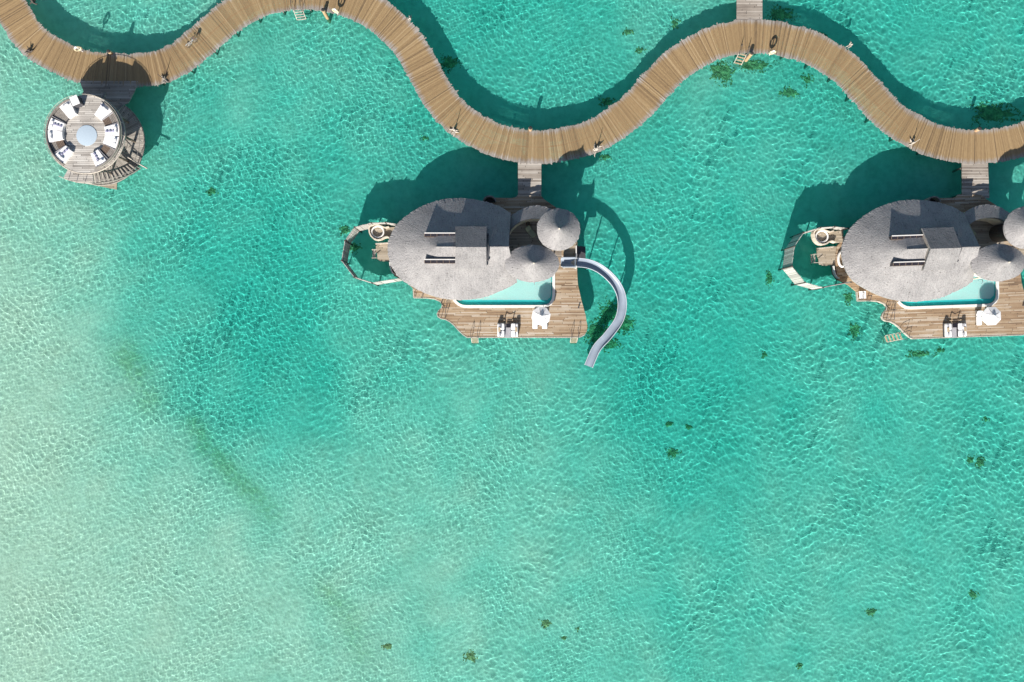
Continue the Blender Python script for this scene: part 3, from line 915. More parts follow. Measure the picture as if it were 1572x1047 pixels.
# bath deck inside the fenced lagoon
BZ2 = 1.9
PL = [(567.5, 352), (568.3, 358), (570.5, 363), (574.5, 367), (580, 369.2), (586, 368.3), (590.5, 365.3), (595, 364.2), (600, 366.5), (615, 366), (615, 348), (598, 349), (592, 350.4), (587, 348.6), (582, 346.2), (576, 345.4), (571, 346.8), (568.5, 349)]
mb = MB(); mb.prism(plan(PL, BZ2), BZ2 - .3, BZ2); bd = mb.build('bath_deck', M['beige_deck'], villa)
mb = MB(); q = [P(x, y, BZ2) for x, y in PL]
for a, b_ in list(zip(q[:8], q[1:9])) + list(zip(q[11:], q[12:] + q[:1])): mb.panel(a, b_, BZ2 - .35, BZ2 + .55, .16)
mb.build('parapet', M['cream'], bd)
c = P(580.5, 356.5, BZ2); ring = [(c.x + .82 * math.cos(2 * PI * k / 20), c.y + .78 * math.sin(2 * PI * k / 20), BZ2 + .28) for k in range(20)]
mb = MB(); mb.tube(ring, .12, 8, closed=True); mb.build('plunge_ring', M['white'], bd, smooth=True)
mb = MB(); mb.prism(plan([(577, 373.5), (612, 372), (612, 401), (584, 401), (579.5, 398), (579, 390), (577, 386)], 1.5), 1.3, 1.5); ls = mb.build('lagoon_deck', M['beige_deck'], villa)
mb = MB(); mb.panel(P(576.5, 374.2, 1.9), P(600, 372.5, 1.9), 1.2, 2.0, .12)
for x in (571.5, 574.5): mb.prism(plan([(x, 383), (x + 2.4, 383), (x + 2.4, 396), (x, 396)], 1.0), .75 + (x - 571.5) * .08, .85 + (x - 571.5) * .08)
for y in (383, 396):
    a, b_ = P(571, y, 1.6), P(579, y, 2.2); mb.beam(a, b_, .07, .07); mb.beam((a.x, a.y, .4), a, .07, .07)
mb.build('steps', M['pale_wood'], ls)
mb = MB(); mb.prism(plan([(597, 401.5), (626, 401.5), (626, 425), (606, 424.5), (600, 416)], 1.5), 1.3, 1.5); dd = mb.build('shower_deck', M['dark_deck'], villa)
q = [P(598.5 + 8 * (1 - math.cos(t)), 402 + 19 * math.sin(t), 1.9) for t in [k * PI / 16 for k in range(9)]]
mb = MB()
for a, b_ in zip(q[:-1], q[1:]): mb.panel(a, b_, 1.5, 2.0, .14)
mb.build('parapet', M['white'], dd)
c = P(611, 392, 2.0)
mb = MB(); ring = [(c.x + .5 * math.cos(t), c.y + 1.0 * math.sin(t), 2.0) for t in [2 * PI * k / 22 for k in range(22)]]
mb.tube(ring, .17, 8, closed=True); mb.disc((c.x, c.y), .5, 1.52, 1.7, 20, 1.0); mb.build('bathtub', M['white'], ls, smooth=True, angle=50)

# handrails round the deck nook
for pts in ([(687, 460), (684.5, 472), (683, 487.5)], [(688, 472.5), (678, 472.5)], [(679.5, 459), (677, 465)], [(672.5, 478), (671.8, 484), (676, 487.5)], [(638.5, 444), (636.5, 454)], [(649.5, 449), (647, 457)]):
    q = [P(x, y, VZ + .95) for x, y in pts]
    mb = MB(); mb.tube(q, .035, 6)
    for p in q: mb.tube([(p.x, p.y, VZ), p], .035, 6)
    mb.build('handrail', M['charcoal'], villa)
p = P(869.0 + 19, 472.5, VZ); mb = MB(); mb.tube([(p.x, p.y, VZ), (p.x, p.y, VZ + .45)], .09, 8); mb.build('mooring_post', M['charcoal'], villa)

# privacy fence in the lagoon
FT = 3.25
F = [(612.5, 344.5), (592, 341.6), (570, 342.2), (544.3, 348.8), (529.5, 369.3), (524.2, 400), (543.5, 425.4), (571, 434.2), (614, 427.2)]
q = [P(x, y, FT) for x, y in F]
fence = thing('privacy_fence', 'ring of pale upright board panels standing in the water beside the first villa', 'fence', (q[5].x, q[5].y, 0), 'privacy fences in the lagoon')
fence.location = (sum(p.x for p in q) / 9, sum(p.y for p in q) / 9, 0); ORIGIN[fence.name] = Vector(fence.location)
for a, b_ in zip(q[:-1], q[1:]):
    mb = MB(); d = b_ - a; L = d.length; n = int(L / .24)
    for k in range(n):
        s0, s1 = a.lerp(b_, (k + .04) / n), a.lerp(b_, (k + .96) / n)
        mb.tone = rnd.random()
        mb.panel((s0.x, s0.y), (s1.x, s1.y), .12 + rnd.gauss(0, .04), FT + rnd.gauss(0, .05), .07)
    for z in (.7, 2.6):
        nn = Vector((-d.y, d.x, 0)).normalized() * .06
        mb.beam(Vector((a.x, a.y, z)) + nn, Vector((b_.x, b_.y, z)) + nn, .05, .12)
    mb.build('panel', M['fence_wood'], fence, recv=True)
for p in q:
    mb = MB(); mb.tube([(p.x, p.y, bed_z(p.x, p.y) - .2), (p.x, p.y, FT + .12)], .11, 8); mb.build('post', M['dark_wood'], fence, recv=True)

# ------------------------------------------------------------------ water slide
SL = [(861, 402.5), (873.6, 402.7), (884, 402.8), (894.6, 403.4), (903.5, 405), (911.8, 407.8), (919.8, 411.8), (927, 416.8), (933.5, 422.2), (939.5, 428.3), (944.7, 434.6), (949, 441.6), (952.3, 449), (954.4, 457), (955.3, 465), (955, 473), (953.6, 481.4), (951, 489.4), (946.8, 497.2), (941.4, 504.7), (935.5, 512.3), (929, 520), (923, 526), (917.5, 532.4), (913.3, 539.3), (910, 546.7), (906.7, 554.5), (903.6, 562.2)]
nS = len(SL)
zs = [4.75 if i < 2 else 4.75 - (4.75 - .45) * ((i - 1) / (nS - 2)) ** .95 for i in range(nS)]
path = [P(x, y, z) for (x, y), z in zip(SL, zs)]
slide = thing('water_slide', 'long curling blue grey water slide dropping from the villa platform into the sea', 'water slide', (path[14].x, path[14].y, 0))
pth = catmull(path, 5)


def chute(mb, pts, r, th, wall):
    rows = []; na = 12
    for i, p in enumerate(pts):
        d = (pts[min(i + 1, len(pts) - 1)] - pts[max(i - 1, 0)]); d.z *= .5; d.normalize()
        s = Vector((d.y, -d.x, 0)).normalized(); u = Vector((0, 0, 1))
        ring = []
        for k in range(na + 1):
            a = PI + PI * k / na; ring.append(p + s * (r * math.cos(a)) + u * (wall * math.sin(a)))
        for k in range(na, -1, -1):
            a = PI + PI * k / na; ring.append(p + s * ((r + th) * math.cos(a)) + u * ((wall + th) * math.sin(a) + (.03 if k in (0, na) else 0)))
        rows.append(mb.add(ring))
    m_ = 2 * (na + 1)
    for a, b_ in zip(rows[:-1], rows[1:]):
        for k in range(m_): mb.face((a + k, a + (k + 1) % m_, b_ + (k + 1) % m_, b_ + k))
    mb.face([rows[0] + k for k in range(m_)]); mb.face([rows[-1] + k for k in range(m_)][::-1])


mb = MB(); chute(mb, pth, .53, .07, .36); ch = mb.build('chute', M['slide'], slide, smooth=True, angle=45)
mb = MB()
for i in range(8, len(pth) - 4, 12):
    p = pth[i]; d = (pth[i + 1] - pth[i - 1]); d.z = 0; d.normalize(); s = Vector((d.y, -d.x, 0))
    mb.tube([p + s * .6 * math.cos(PI + PI * k / 8) + Vector((0, 0, .56 * math.sin(PI + PI * k / 8))) for k in range(9)], .03, 6)
mb.build('joint_band', M['slide'], ch)
mb = MB()
for sgn in (-1, 1):
    q = []
    for i in range(len(pth)):
        d = (pth[min(i + 1, len(pth) - 1)] - pth[max(i - 1, 0)]); d.z *= .5; d.normalize(); q.append(pth[i] + Vector((d.y, -d.x, 0)).normalized() * sgn * .575 + Vector((0, 0, .02)))
    mb.tube(q, .055, 7)
mb.build('rim', M['slide_rim'], ch, smooth=True)
for i in (22, 42, 62, 84, 104):
    p = pth[i]; mb = MB(); mb.tube([(p.x, p.y, bed_z(p.x, p.y) - .2), (p.x, p.y, p.z - .5)], .09, 8); mb.build('support_post', M['metal'], slide, recv=True)
mb = MB(); p = pth[6]
for sy in (-.62, .62): mb.panel((p.x - 1.1, p.y + sy), (p.x + .7, p.y + sy), p.z - .35, p.z + .35, .08)
p2 = (p.x - .2, p.y, p.z)
for sy in (-.6, .6): mb.tube([(p.x + .55, p.y + sy, p.z), (p.x + .55, p.y + sy, p.z + .8)], .05, 6)
mb.tube([(p.x + .55, p.y - .6, p.z + .8), (p.x + .55, p.y + .6, p.z + .8)], .05, 6)
mb.build('start_gate', M['slide'], slide)


# ------------------------------------------------------------------ deck furniture
def sofa(px0, px1, py0, py1, label, back_left):
    a, b_ = P(px0, py0, VZ), P(px1, py1, VZ); c = (a + b_) / 2; sx, sy = b_.x - a.x, a.y - b_.y
    t = thing('deck_sofa', label, 'sofa', (c.x, c.y, VZ), 'white sofas on the pool decks')
    mb = MB(); mb.box((c.x, c.y, VZ + .16), (sx, sy, .3)); mb.build('base', M['charcoal'], t)
    k = -1 if back_left else 1
    mb = MB()
    for j in range(2):
        mb.cushion((c.x - k * .14, c.y + (j - .5) * sy / 2, VZ + .38), (sx * .70, sy / 2 - .03, .2))
    mb.build('seat_cushion', M['fabric'], t, smooth=True)
    mb = MB(); mb.cushion((c.x + k * (sx / 2 - .14), c.y, VZ + .52), (.28, sy - .04, .5)); mb.build('backrest', M['fabric'], t, smooth=True)
    mb = MB(); mb.cushion((c.x + k * .12, c.y + sy * .32, VZ + .58), (.2, .55, .34)); mb.cushion((c.x + k * .12, c.y - sy * .33, VZ + .58), (.2, .55, .34)); mb.build('pillow', M['fabric_grey'], t, smooth=True)
    mb = MB(); mb.box((c.x + k * .22, c.y + .05, VZ + .8), (.3, .62, .04)); mb.build('side_tray', M['tan_wood'], t)
    return t


sofa_l = sofa(763.7, 774.6, 496.0, 517.3, 'white sofa on the first villa deck edge, left of the grey mat', True)
sofa_r = sofa(784.6, 795.2, 496.0, 517.3, 'white sofa on the first villa deck edge, right of the grey mat', False)
a = P(779.6, 508, VZ); mb = MB(); mb.box((a.x, a.y, VZ + .03), (.88, 1.85, .05)); mat1 = mb.build('deck_mat', M['fabric_grey'], origin=(a.x, a.y, VZ)); tag(mat1, 'grey mat between the two white sofas of the first villa', 'mat', 'grey mats between sofas')
a = P(780.4, 499.8, VZ); tb1 = thing('low_table', 'square dark low table at the head of the grey mat on the first villa deck', 'table', (a.x, a.y, VZ), 'dark low tables by the sofas')
mb = MB(); mb.box((a.x, a.y, VZ + .36), (.62, .55, .07)); mb.build('table_top', M['slate'], tb1)
for sx in (-1, 1):
    for sy in (-1, 1): mb = MB(); mb.box((a.x + sx * .26, a.y + sy * .22, VZ + .16), (.06, .06, .32)); mb.build('leg', M['charcoal'], tb1)
a, b_ = P(774.0, 491.8, VZ), P(786.8, 491.5, VZ)
rl1 = thing('rope_rail', 'short dark rope rail on two posts above the sofas of the first villa', 'rail', ((a.x + b_.x) / 2, a.y, VZ), 'rope rails behind the sofas')
for p in (a, b_): mb = MB(); mb.tube([(p.x, p.y, VZ), (p.x, p.y, VZ + .75)], .07, 8); mb.build('post', M['tan_wood'], rl1)
mb = MB(); mb.tube([a + Vector((0, 0, .68)), (a + b_) / 2 + Vector((0, 0, .5)), b_ + Vector((0, 0, .68))], .035, 6); mb.build('rope', M['brown'], rl1)


def lounger(cx, cy, label, mat='fabric', L=2.05, W=.74, rz=0.0, z=VZ, group='sun loungers on the villa decks'):
    """long side along y, head to the north"""
    c = P(cx, cy, z); t = thing('sun_lounger', label, 'sun lounger', c, group)
    mb = MB(); mb.box((c.x, c.y, z + .24), (W, L, .07))
    fr_ = mb.build('frame', M['grey_wood'], t)
    for sx in (-1, 1):
        for sy in (-1, 1): mb = MB(); mb.box((c.x + sx * (W / 2 - .06), c.y + sy * (L / 2 - .12), z + .105), (.06, .06, .2)); mb.build('leg', M['grey_wood'], t)
    mb = MB(); mb.cushion((c.x, c.y - L * .17, z + .34), (W * .97, L * .64, .13), 0, .25); mb.build('seat_cushion', M[mat], t, smooth=True)
    mb = MB(); mb.cushion((0, 0, 0), (W * .97, L * .38, .13), 0, .25)
    Rm = Matrix.Rotation(math.radians(28), 3, 'X'); mb.v = [Rm @ v + Vector((c.x, c.y + L * .31, z + .50)) for v in mb.v]; mb.build('backrest', M[mat], t, smooth=True)
    t.rotation_euler = (0, 0, rz); return t


lg1 = lounger(821.2, 493.5, 'white sun lounger on the first villa deck, left one under the parasol')
lg2 = lounger(836.0, 493.5, 'white sun lounger on the first villa deck, right one under the parasol')


def parasol(cx, cy, label, r=1.32, rz=.2):
    zt = VZ + 1.85; c = P(cx, cy, zt)
    t = thing('parasol', label, 'parasol', (c.x, c.y, VZ), 'white parasols on the pool decks')
    mb = MB(); ring = [Vector((c.x + r * math.cos(rz + 2 * PI * k / 8), c.y + r * math.sin(rz + 2 * PI * k / 8), zt)) for k in range(8)]
    ap = Vector((c.x, c.y, zt + .5)); n0 = mb.add(ring); n1 = mb.add([p + (ap - p) * .5 - Vector((0, 0, .05)) for p in ring]); n3 = mb.add([p + Vector((0, 0, -.16)) for p in ring]); n2 = mb.add([ap])
    for k in range(8):
        j = (k + 1) % 8
        mb.face((n0 + k, n0 + j, n1 + j, n1 + k)); mb.face((n1 + k, n1 + j, n2)); mb.face((n3 + k, n3 + j, n0 + j, n0 + k))
    cn = mb.build('canopy', M['fabric'], t)
    mb = MB(); ring2 = [c + Vector((.26 * math.cos(2 * PI * k / 8 + rz), .26 * math.sin(2 * PI * k / 8 + rz), .48)) for k in range(8)]
    n0 = mb.add(ring2); n1 = mb.add([ap + Vector((0, 0, .14))])
    for k in range(8): mb.face((n0 + k, n0 + (k + 1) % 8, n1))
    mb.build('vent_cap', M['fabric'], cn)
    mb = MB()
    for p in ring: mb.beam(ap + Vector((0, 0, -.06)), p + Vector((0, 0, -.03)), .03, .03)
    mb.build('ribs', M['grey_wood'], cn)
    mb = MB(); mb.tube([(c.x, c.y, VZ + .08), (c.x, c.y, zt + .62)], .035, 8); mb.build('pole', M['metal'], t)
    mb = MB(); mb.box((c.x, c.y, VZ + .05), (.6, .6, .08)); mb.build('base', M['charcoal'], t)
    return t


ps1 = parasol(830.6, 485.2, 'white eight sided parasol on the first villa deck, shading two loungers')
cl1 = lounger(814.5, 356.5, 'pale green daybed lying askew in the first villa courtyard', 'green_fabric', 1.75, .78, math.radians(40), VZ + .02, 'pale green daybeds in the courtyards')
a = P(810.5, 344.5, VZ); pt1 = thing('round_pot', 'round brown wicker pot by the curved courtyard wall of the first villa', 'pot', (a.x, a.y, VZ), 'wicker pots in the courtyards')
mb = MB(); mb.tube([(a.x, a.y, VZ + .013), (a.x, a.y, VZ + .3), (a.x, a.y, VZ + .55), (a.x, a.y, VZ + .6)], [.22, .32, .27, .29], 14); mb.build('pot_body', M['brown'], pt1, smooth=True, angle=40)
mb = MB(); mb.disc((a.x, a.y), .24, VZ + .595, VZ + .62, 14); mb.build('lid', M['dark_wood'], pt1)


def sea_steps(px, py, label, ang, z, w=.8, run=1.0, rails=True, mat='tan_wood', n=6, back=.9):
    """steps from a deck edge down into the water, heading in plan direction ang"""
    c = P(px, py, z); d = Vector((math.cos(ang), math.sin(ang), 0)); s = Vector((-d.y, d.x, 0))
    t = thing('sea_steps', label, 'steps', (c.x, c.y, z), 'steps down into the sea')
    drop = z + .7
    for k in range(n):
        p = c + d * (run * (k + .5) / n) + Vector((0, 0, -drop * k / n - .04))
        mb = MB(); mb.beam(p - s * w / 2, p + s * w / 2, run / n * .72, .05); mb.build('tread', M[mat], t, recv=True)
    for sd in (-1, 1):
        mb = MB(); mb.beam(c + s * sd * (w / 2 + .05) - d * .1 + Vector((0, 0, .0)), c + s * sd * (w / 2 + .05) + d * run + Vector((0, 0, -drop)), .07, .14); mb.build('stringer', M['pale_wood'], t, recv=True)
        if rails:
            q = [c + s * sd * (w / 2 + .05) - d * back + Vector((0, 0, .0)), c + s * sd * (w / 2 + .05) - d * back + Vector((0, 0, .85)), c + s * sd * (w / 2 + .05) + Vector((0, 0, .8)), c + s * sd * (w / 2 + .05) + d * run * .45 + Vector((0, 0, .1))]
            mb = MB(); mb.tube(q, .03, 6); mb.build('handrail', M['charcoal'], t)
    return t


st1 = sea_steps(728.3, 517.6, 'narrow wooden steps into the sea at the left front of the first villa deck', -PI / 2, VZ)
st2 = sea_steps(882.0, 517.4, 'narrow wooden steps into the sea at the right front corner of the first villa deck', -PI / 2, VZ)
sea_steps(1384, 515.5, 'slanted wooden steps into the sea at the left front of the second villa deck', math.radians(-160), VZ, .85, 1.7)
sea_steps(456.5, 13.5, 'broad pale slatted steps on the upper boardwalk bend at the top edge', math.radians(-84), BZ, 1.15, .95, True, 'pale_wood')
sea_steps(1140.5, 82.5, 'open wooden ladder with rails on the inside of the right boardwalk bend', math.radians(-104), BZ, .95, 1.1, True, 'tan_wood', 5)

# ------------------------------------------------------------------ second villa: copies, turned a little
A2 = P(693.3 + 667, 388.3 + 3, 0); ROT = math.radians(2.0)
RM = Matrix.Rotation(ROT, 3, 'Z')


def second(o, label, shift=(0, 0), rz=0.0):
    c = copy_tree(o); c['label'] = label
    c.location = A2 + RM @ (Vector(o.location) - A1) + Vector((shift[0], shift[1], 0))
    c.rotation_euler = (0, 0, o.rotation_euler.z + ROT + rz)
    return c


second(villa, 'thatched overwater villa at the right edge of the picture, its roof catching more sun')
second(fence, 'ring of pale upright board panels standing in the water beside the second villa')
second(sofa_l, 'white sofa on the second villa deck edge, left of the grey mat')
second(sofa_r, 'white sofa on the second villa deck edge, right of the grey mat')
second(mat1, 'grey mat between the two white sofas of the second villa')
second(tb1, 'square dark low table at the head of the grey mat on the second villa deck')
second(rl1, 'short dark rope rail on two posts above the sofas of the second villa')
second(lg1, 'white sun lounger on the second villa deck, standing clear of the parasol', (-.35, .35))
second(lg2, 'white sun lounger on the second villa deck, mostly under the parasol', (-.3, .35))
second(ps1, 'white eight sided parasol at the pool corner of the second villa', (-.4, -.15), .2)
second(cl1, 'pale green daybed lying askew in the second villa courtyard', (-.5, 0))
second(pt1, 'round brown wicker pot by the curved courtyard wall of the second villa', (-1.0, -.5))
walkway([(1477, 247), (1516.5, 247), (1519, 304), (1477, 306)], 'straight grey walkway from the boardwalk down to the second villa')
a = P(1321.5, 453, VZ); t = thing('side_table', 'square white side table on the left deck corner of the second villa', 'table', (a.x, a.y, VZ))
mb = MB(); mb.box((a.x, a.y, VZ + .47), (.9, 1.0, .05), ROT); mb.build('table_top', M['fabric'], t)
for sx in (-1, 1):
    for sy in (-1, 1): mb = MB(); mb.box((a.x + sx * .38, a.y + sy * .42, VZ + .225), (.06, .06, .44)); mb.build('leg', M['white'], t)

# ------------------------------------------------------------------ round sunken lounge
G = P(166, 223, 0)
UZ, LZ = 5.0, 1.6
lp = thing('round_lounge', 'round two level timber lounge deck with white seats beside the boardwalk', 'lounge deck', G)


def circ(r, a0, a1, n, c=G): return [(c.x + r * math.cos(math.radians(a0 + (a1 - a0) * k / n)), c.y + r * math.sin(math.radians(a0 + (a1 - a0) * k / n))) for k in range(n + 1)]


mb = MB(); mb.prism(circ(5.1, 0, 360, 72)[:-1], UZ - .22, UZ); ud = mb.build('upper_deck', M['lounge_deck'], lp)
mb = MB(); mb.tube([(x, y, UZ - .06) for x, y in circ(5.16, 0, 360, 72)[:-1]], .09, 8, closed=True); mb.build('deck_rim', M['pale_wood'], ud, smooth=True)
mb = MB(); mb.prism(circ(5.85, 0, 360, 72)[:-1], LZ - .2, LZ); ld = mb.build('lower_deck', M['radial_deck'], lp)
mb = MB(); mb.tube([(x, y, LZ - .04) for x, y in circ(5.9, 0, 360, 72)[:-1]], .1, 8, closed=True); mb.build('deck_rim', M['grey_wood'], ld, smooth=True)
for k in range(10):
    x, y = circ(4.6, k * 36, k * 36, 1)[0]
    mb = MB(); mb.tube([(x, y, bed_z(x, y) - .2), (x, y, UZ - .22)], .16, 8); mb.build('post', M['pile'], lp, recv=True)
# railing of the upper deck, open at the south
mb = MB()
mb.tube([(x, y, UZ + .6) for x, y in circ(5.12, -62, 235, 60)], .03, 6)
for k in range(0, 61, 4):
    x, y = circ(5.12, -62, 235, 60)[k]; mb.tube([(x, y, UZ), (x, y, UZ + .62)], .03, 6)
mb.build('railing', M['pale_wood'], lp)
mb = MB()
mb.tube([(x, y, LZ + .95) for x, y in circ(5.8, -30, 58, 24)], .035, 6)
for k in range(0, 25, 4):
    x, y = circ(5.8, -30, 58, 24)[k]; mb.tube([(x, y, LZ), (x, y, LZ + .97)], .04, 6)
mb.build('railing', M['grey_wood'], lp)
# stair from the lower deck round to the south landing
NT = 11; stair = MB()
stair.strip(circ(4.95, -82, -119, 10), circ(6.42, -82, -119, 10), 4.55, 4.72)
sto = stair.build('stair_landing', M['lounge_deck'], lp)
for k in range(NT):
    a = -34 - 46 * (k + .5) / NT; z = LZ + (4.7 - LZ) * (k + .7) / (NT)
    mb = MB(); mb.strip(circ(5.0, a - 1.25, a + 1.25, 1), circ(6.35, a - 1.25, a + 1.25, 1), z - .06, z); mb.build('tread', M['grey_wood'], sto)
for r in (4.95, 6.42):
    mb = MB(); q = []
    for k in range(17):
        a = -34 - 46 * k / 16; x, y = circ(r, a, a, 1)[0]; q.append(Vector((x, y, LZ + (4.6 - LZ) * k / 16)))
    for a, b_ in zip(q[:-1], q[1:]): mb.beam(a, b_, .1, .28)
    mb.build('stringer', M['grey_wood'], sto)
mb = MB(); q = []
for k in range(27):
    a = -34 - 85 * k / 26; x, y = circ(6.45, a, a, 1)[0]; zz = min(4.72, LZ + (4.7 - LZ) * (k * 85 / 26) / 46) + .9; q.append(Vector((x, y, zz)))
mb.tube(q, .045, 6)
for p in q[::3]: mb.tube([(p.x, p.y, p.z - 1.0), p], .035, 6)
mb.build('stair_rail', M['pale_wood'], sto)
# slab beneath the landing and the boom to the east
mb = MB(); a, b_ = P(100, 276.5, 1.2), P(178, 287, 1.2); mb.prism([(a.x, a.y + .1), (b_.x + .1, b_.y - .35), (b_.x + .15, b_.y + 1.0), (a.x + 1.0, a.y + 1.2)], 1.05, 1.2); mb.build('landing_stage', M['beige_deck'], lp)
mb = MB(); mb.tube([P(194, 240, 2.2), P(209, 249, 2.2), P(226, 258.5, 2.2)], .09, 8); mb.build('mooring_boom', M['pale_wood'], lp)
for x, y, x2, y2 in ((157.5, 152, 161.5, 141), (179, 170, 189, 160.5)):
    mb = MB(); mb.beam(P(x, y, 3.6), P(x2, y2, 3.6), .3, .14); mb.build('roof_beam', M['grey_wood'], lp)
# bridge to the boardwalk
mb = MB(); mb.prism(plan([(122, 124), (212, 124), (206, 141), (197, 158), (150, 175), (120, 160), (128, 140)], LZ + .006), LZ - .12, LZ + .006); mb.build('bridge', M['grey_deck'], lp)
# sunken ring of the seats: low curved back walls
for a0, a1 in ((-70, 60), (112, 236)):
    mb = MB(); mb.strip(circ(4.78, a0, a1, 30), circ(4.93, a0, a1, 30), UZ, UZ + .62); mb.build('bench_back', M['grey_wood'], lp)
c = P(133, 208, UZ + .05)
mb = MB(); rows = []
for r, z in ((1.36, .005), (1.36, .05), (1.0, .085), (.6, .11), (.2, .12)): rows.append(mb.add([(c.x + r * math.cos(2 * PI * k / 48), c.y + r * math.sin(2 * PI * k / 48), UZ + z) for k in range(48)]))
for a, b_ in zip(rows[:-1], rows[1:]):
    for k in range(48): mb.face((a + k, a + (k + 1) % 48, b_ + (k + 1) % 48, b_ + k))
mb.face([rows[-1] + k for k in range(48)]); mb.face([rows[0] + k for k in range(48)][::-1])
mb.build('glass_floor', M['blue_glass'], lp, smooth=True, angle=40)

# seats and slatted tables: (label, kind, angle from east in degrees)
SEATS = [
    ('seat', 123, 'white wedge seat at the upper left of the round lounge, beside the grey cabinet'),
    ('table', 142, 'grey slatted wedge table on the upper left of the round lounge'),
    ('seat', 164, 'white wedge seat with blue pillows on the left of the round lounge'),
    ('seat', 184.5, 'plain white wedge seat on the left of the round lounge, above the dark table'),
    ('table', 204, 'dark slatted wedge table on the lower left of the round lounge'),
    ('seat', 226, 'white wedge seat at the lower left end of the round lounge arc'),
    ('seat', 49, 'white wedge seat at the upper right of the round lounge, nearest the bridge'),
    ('table', 27, 'dark slatted wedge table on the upper right of the round lounge'),
    ('seat', 6, 'white wedge seat with blue pillows on the right of the round lounge'),
    ('seat', -15.5, 'plain white wedge seat on the right of the round lounge, above the brown table'),
    ('table', -37, 'brown slatted wedge table on the lower right of the round lounge'),
    ('seat', -60, 'white wedge seat at the lower right end of the round lounge, nearest the stair'),
]
for kind, ang, lab in SEATS:
    hw = 10.1 if kind == 'seat' else 9.0
    R1, R0 = 4.75, 2.8
    x, y = circ(3.75, ang, ang, 1)[0]
    if kind == 'seat':
        t = thing('lounge_seat', lab, 'seat', (x, y, UZ), 'white wedge seats on the round lounge')
        mb = MB(); mb.strip(circ(R0, ang - hw * 1.15, ang + hw * 1.15, 4), circ(R1, ang - hw, ang + hw, 4), UZ, UZ + .3); mb.build('base', M['white'], t)
        mb = MB(); n0 = len(mb.v)
        mb.strip(circ(R0 + .02, ang - hw * 1.12, ang + hw * 1.12, 4), circ(R1 - .03, ang - hw * .96, ang + hw * .96, 4), UZ + .3, UZ + .46); mb.build('mattress', M['fabric'], t)
        for j, (rr, da) in enumerate(((4.3, -3.2), (4.3, 3.2))):
            qx, qy = circ(rr, ang + da, ang + da, 1)[0]
            mb = MB(); mb.cushion((qx, qy, UZ + .56), (.34, .52, .24), math.radians(ang + da), .5); mb.build('pillow', M['fabric'], t, smooth=True)
        if 'blue' in lab or 'lower' in lab:
            for j in range(3):
                qx, qy = circ(3.1 + j * .42, ang - 1.5, ang - 1.5, 1)[0]
                mb = MB(); mb.cushion((qx, qy, UZ + .51), (.34, .3, .16), math.radians(ang + 20 * j), .5); mb.build('pillow', M['fabric_blue'], t, smooth=True)
    else:
        t = thing('slatted_table', lab, 'table', (x, y, UZ), 'slatted wedge tables on the round lounge')
        dark = 'brown' if 'brown' in lab or 'dark' in lab else 'grey_wood'
        mb = MB(); mb.strip(circ(R0 + .1, ang - hw, ang + hw, 4), circ(R1, ang - hw * .95, ang + hw * .95, 4), UZ, UZ + .22); mb.build('base', M['charcoal'], t)
        mb = MB(); ns = 9
        for k in range(ns):
            r0 = R0 + .15 + (R1 - R0 - .2) * k / ns; r1 = r0 + (R1 - R0) / ns * .72
            mb.strip(circ(r0, ang - hw * .98, ang + hw * .98, 3), circ(r1, ang - hw * .98, ang + hw * .98, 3), UZ + .22, UZ + .28)
            if k == 4: mb.build('slats', M[dark], t); mb = MB()
        mb.build('slats', M['grey_wood'], t)
        mb = MB()
        for sgn in (-1, 1):
            mb.strip(circ(R0 + .1, ang + sgn * hw, ang + sgn * (hw + .9), 1), circ(R1, ang + sgn * hw, ang + sgn * (hw + .8), 1), UZ, UZ + .42)
        mb.build('side_board', M['fabric_grey'], t)
for px_, py_, rz_, lab, mt in ((117, 155.5, .4, 'grey cabinet with a pale top at the upper left of the round lounge', 'fabric_grey'), (154, 163.5, -.6, 'small dark folding chair at the upper right of the round lounge', 'fabric_blue')):
    c = P(px_, py_, UZ + .7)
    if 'cabinet' in lab:
        t = thing('cabinet', lab, 'cabinet', (c.x, c.y, UZ))
        mb = MB(); mb.box((c.x, c.y, UZ + .5), (.95, 1.1, 1.0), rz_); mb.build('body', M['charcoal'], t)
        mb = MB(); mb.box((c.x, c.y, UZ + 1.03), (1.02, 1.18, .06), rz_); mb.build('top', M['fabric'], t)
    else:
        t = thing('folding_chair', lab, 'chair', (c.x, c.y, UZ))
        mb = MB(); mb.cushion((c.x, c.y, UZ + .42), (.5, .5, .08), rz_); mb.build('seat', M[mt], t, smooth=True)
        d = Vector((math.cos(rz_ + 1.2), math.sin(rz_ + 1.2), 0)); s = Vector((-d.y, d.x, 0))
        mb = MB(); p = c + d * .26; mb.panel(p - s * .25, p + s * .25, UZ + .45, UZ + .9, .05); mb.build('backrest', M[mt], t)
        for u in (-1, 1):
            for v in (-1, 1):
                p = c + d * .2 * u + s * .2 * v; mb = MB(); mb.tube([(p.x, p.y, UZ), (p.x, p.y, UZ + .4)], .025, 6); mb.build('leg', M['charcoal'], t)


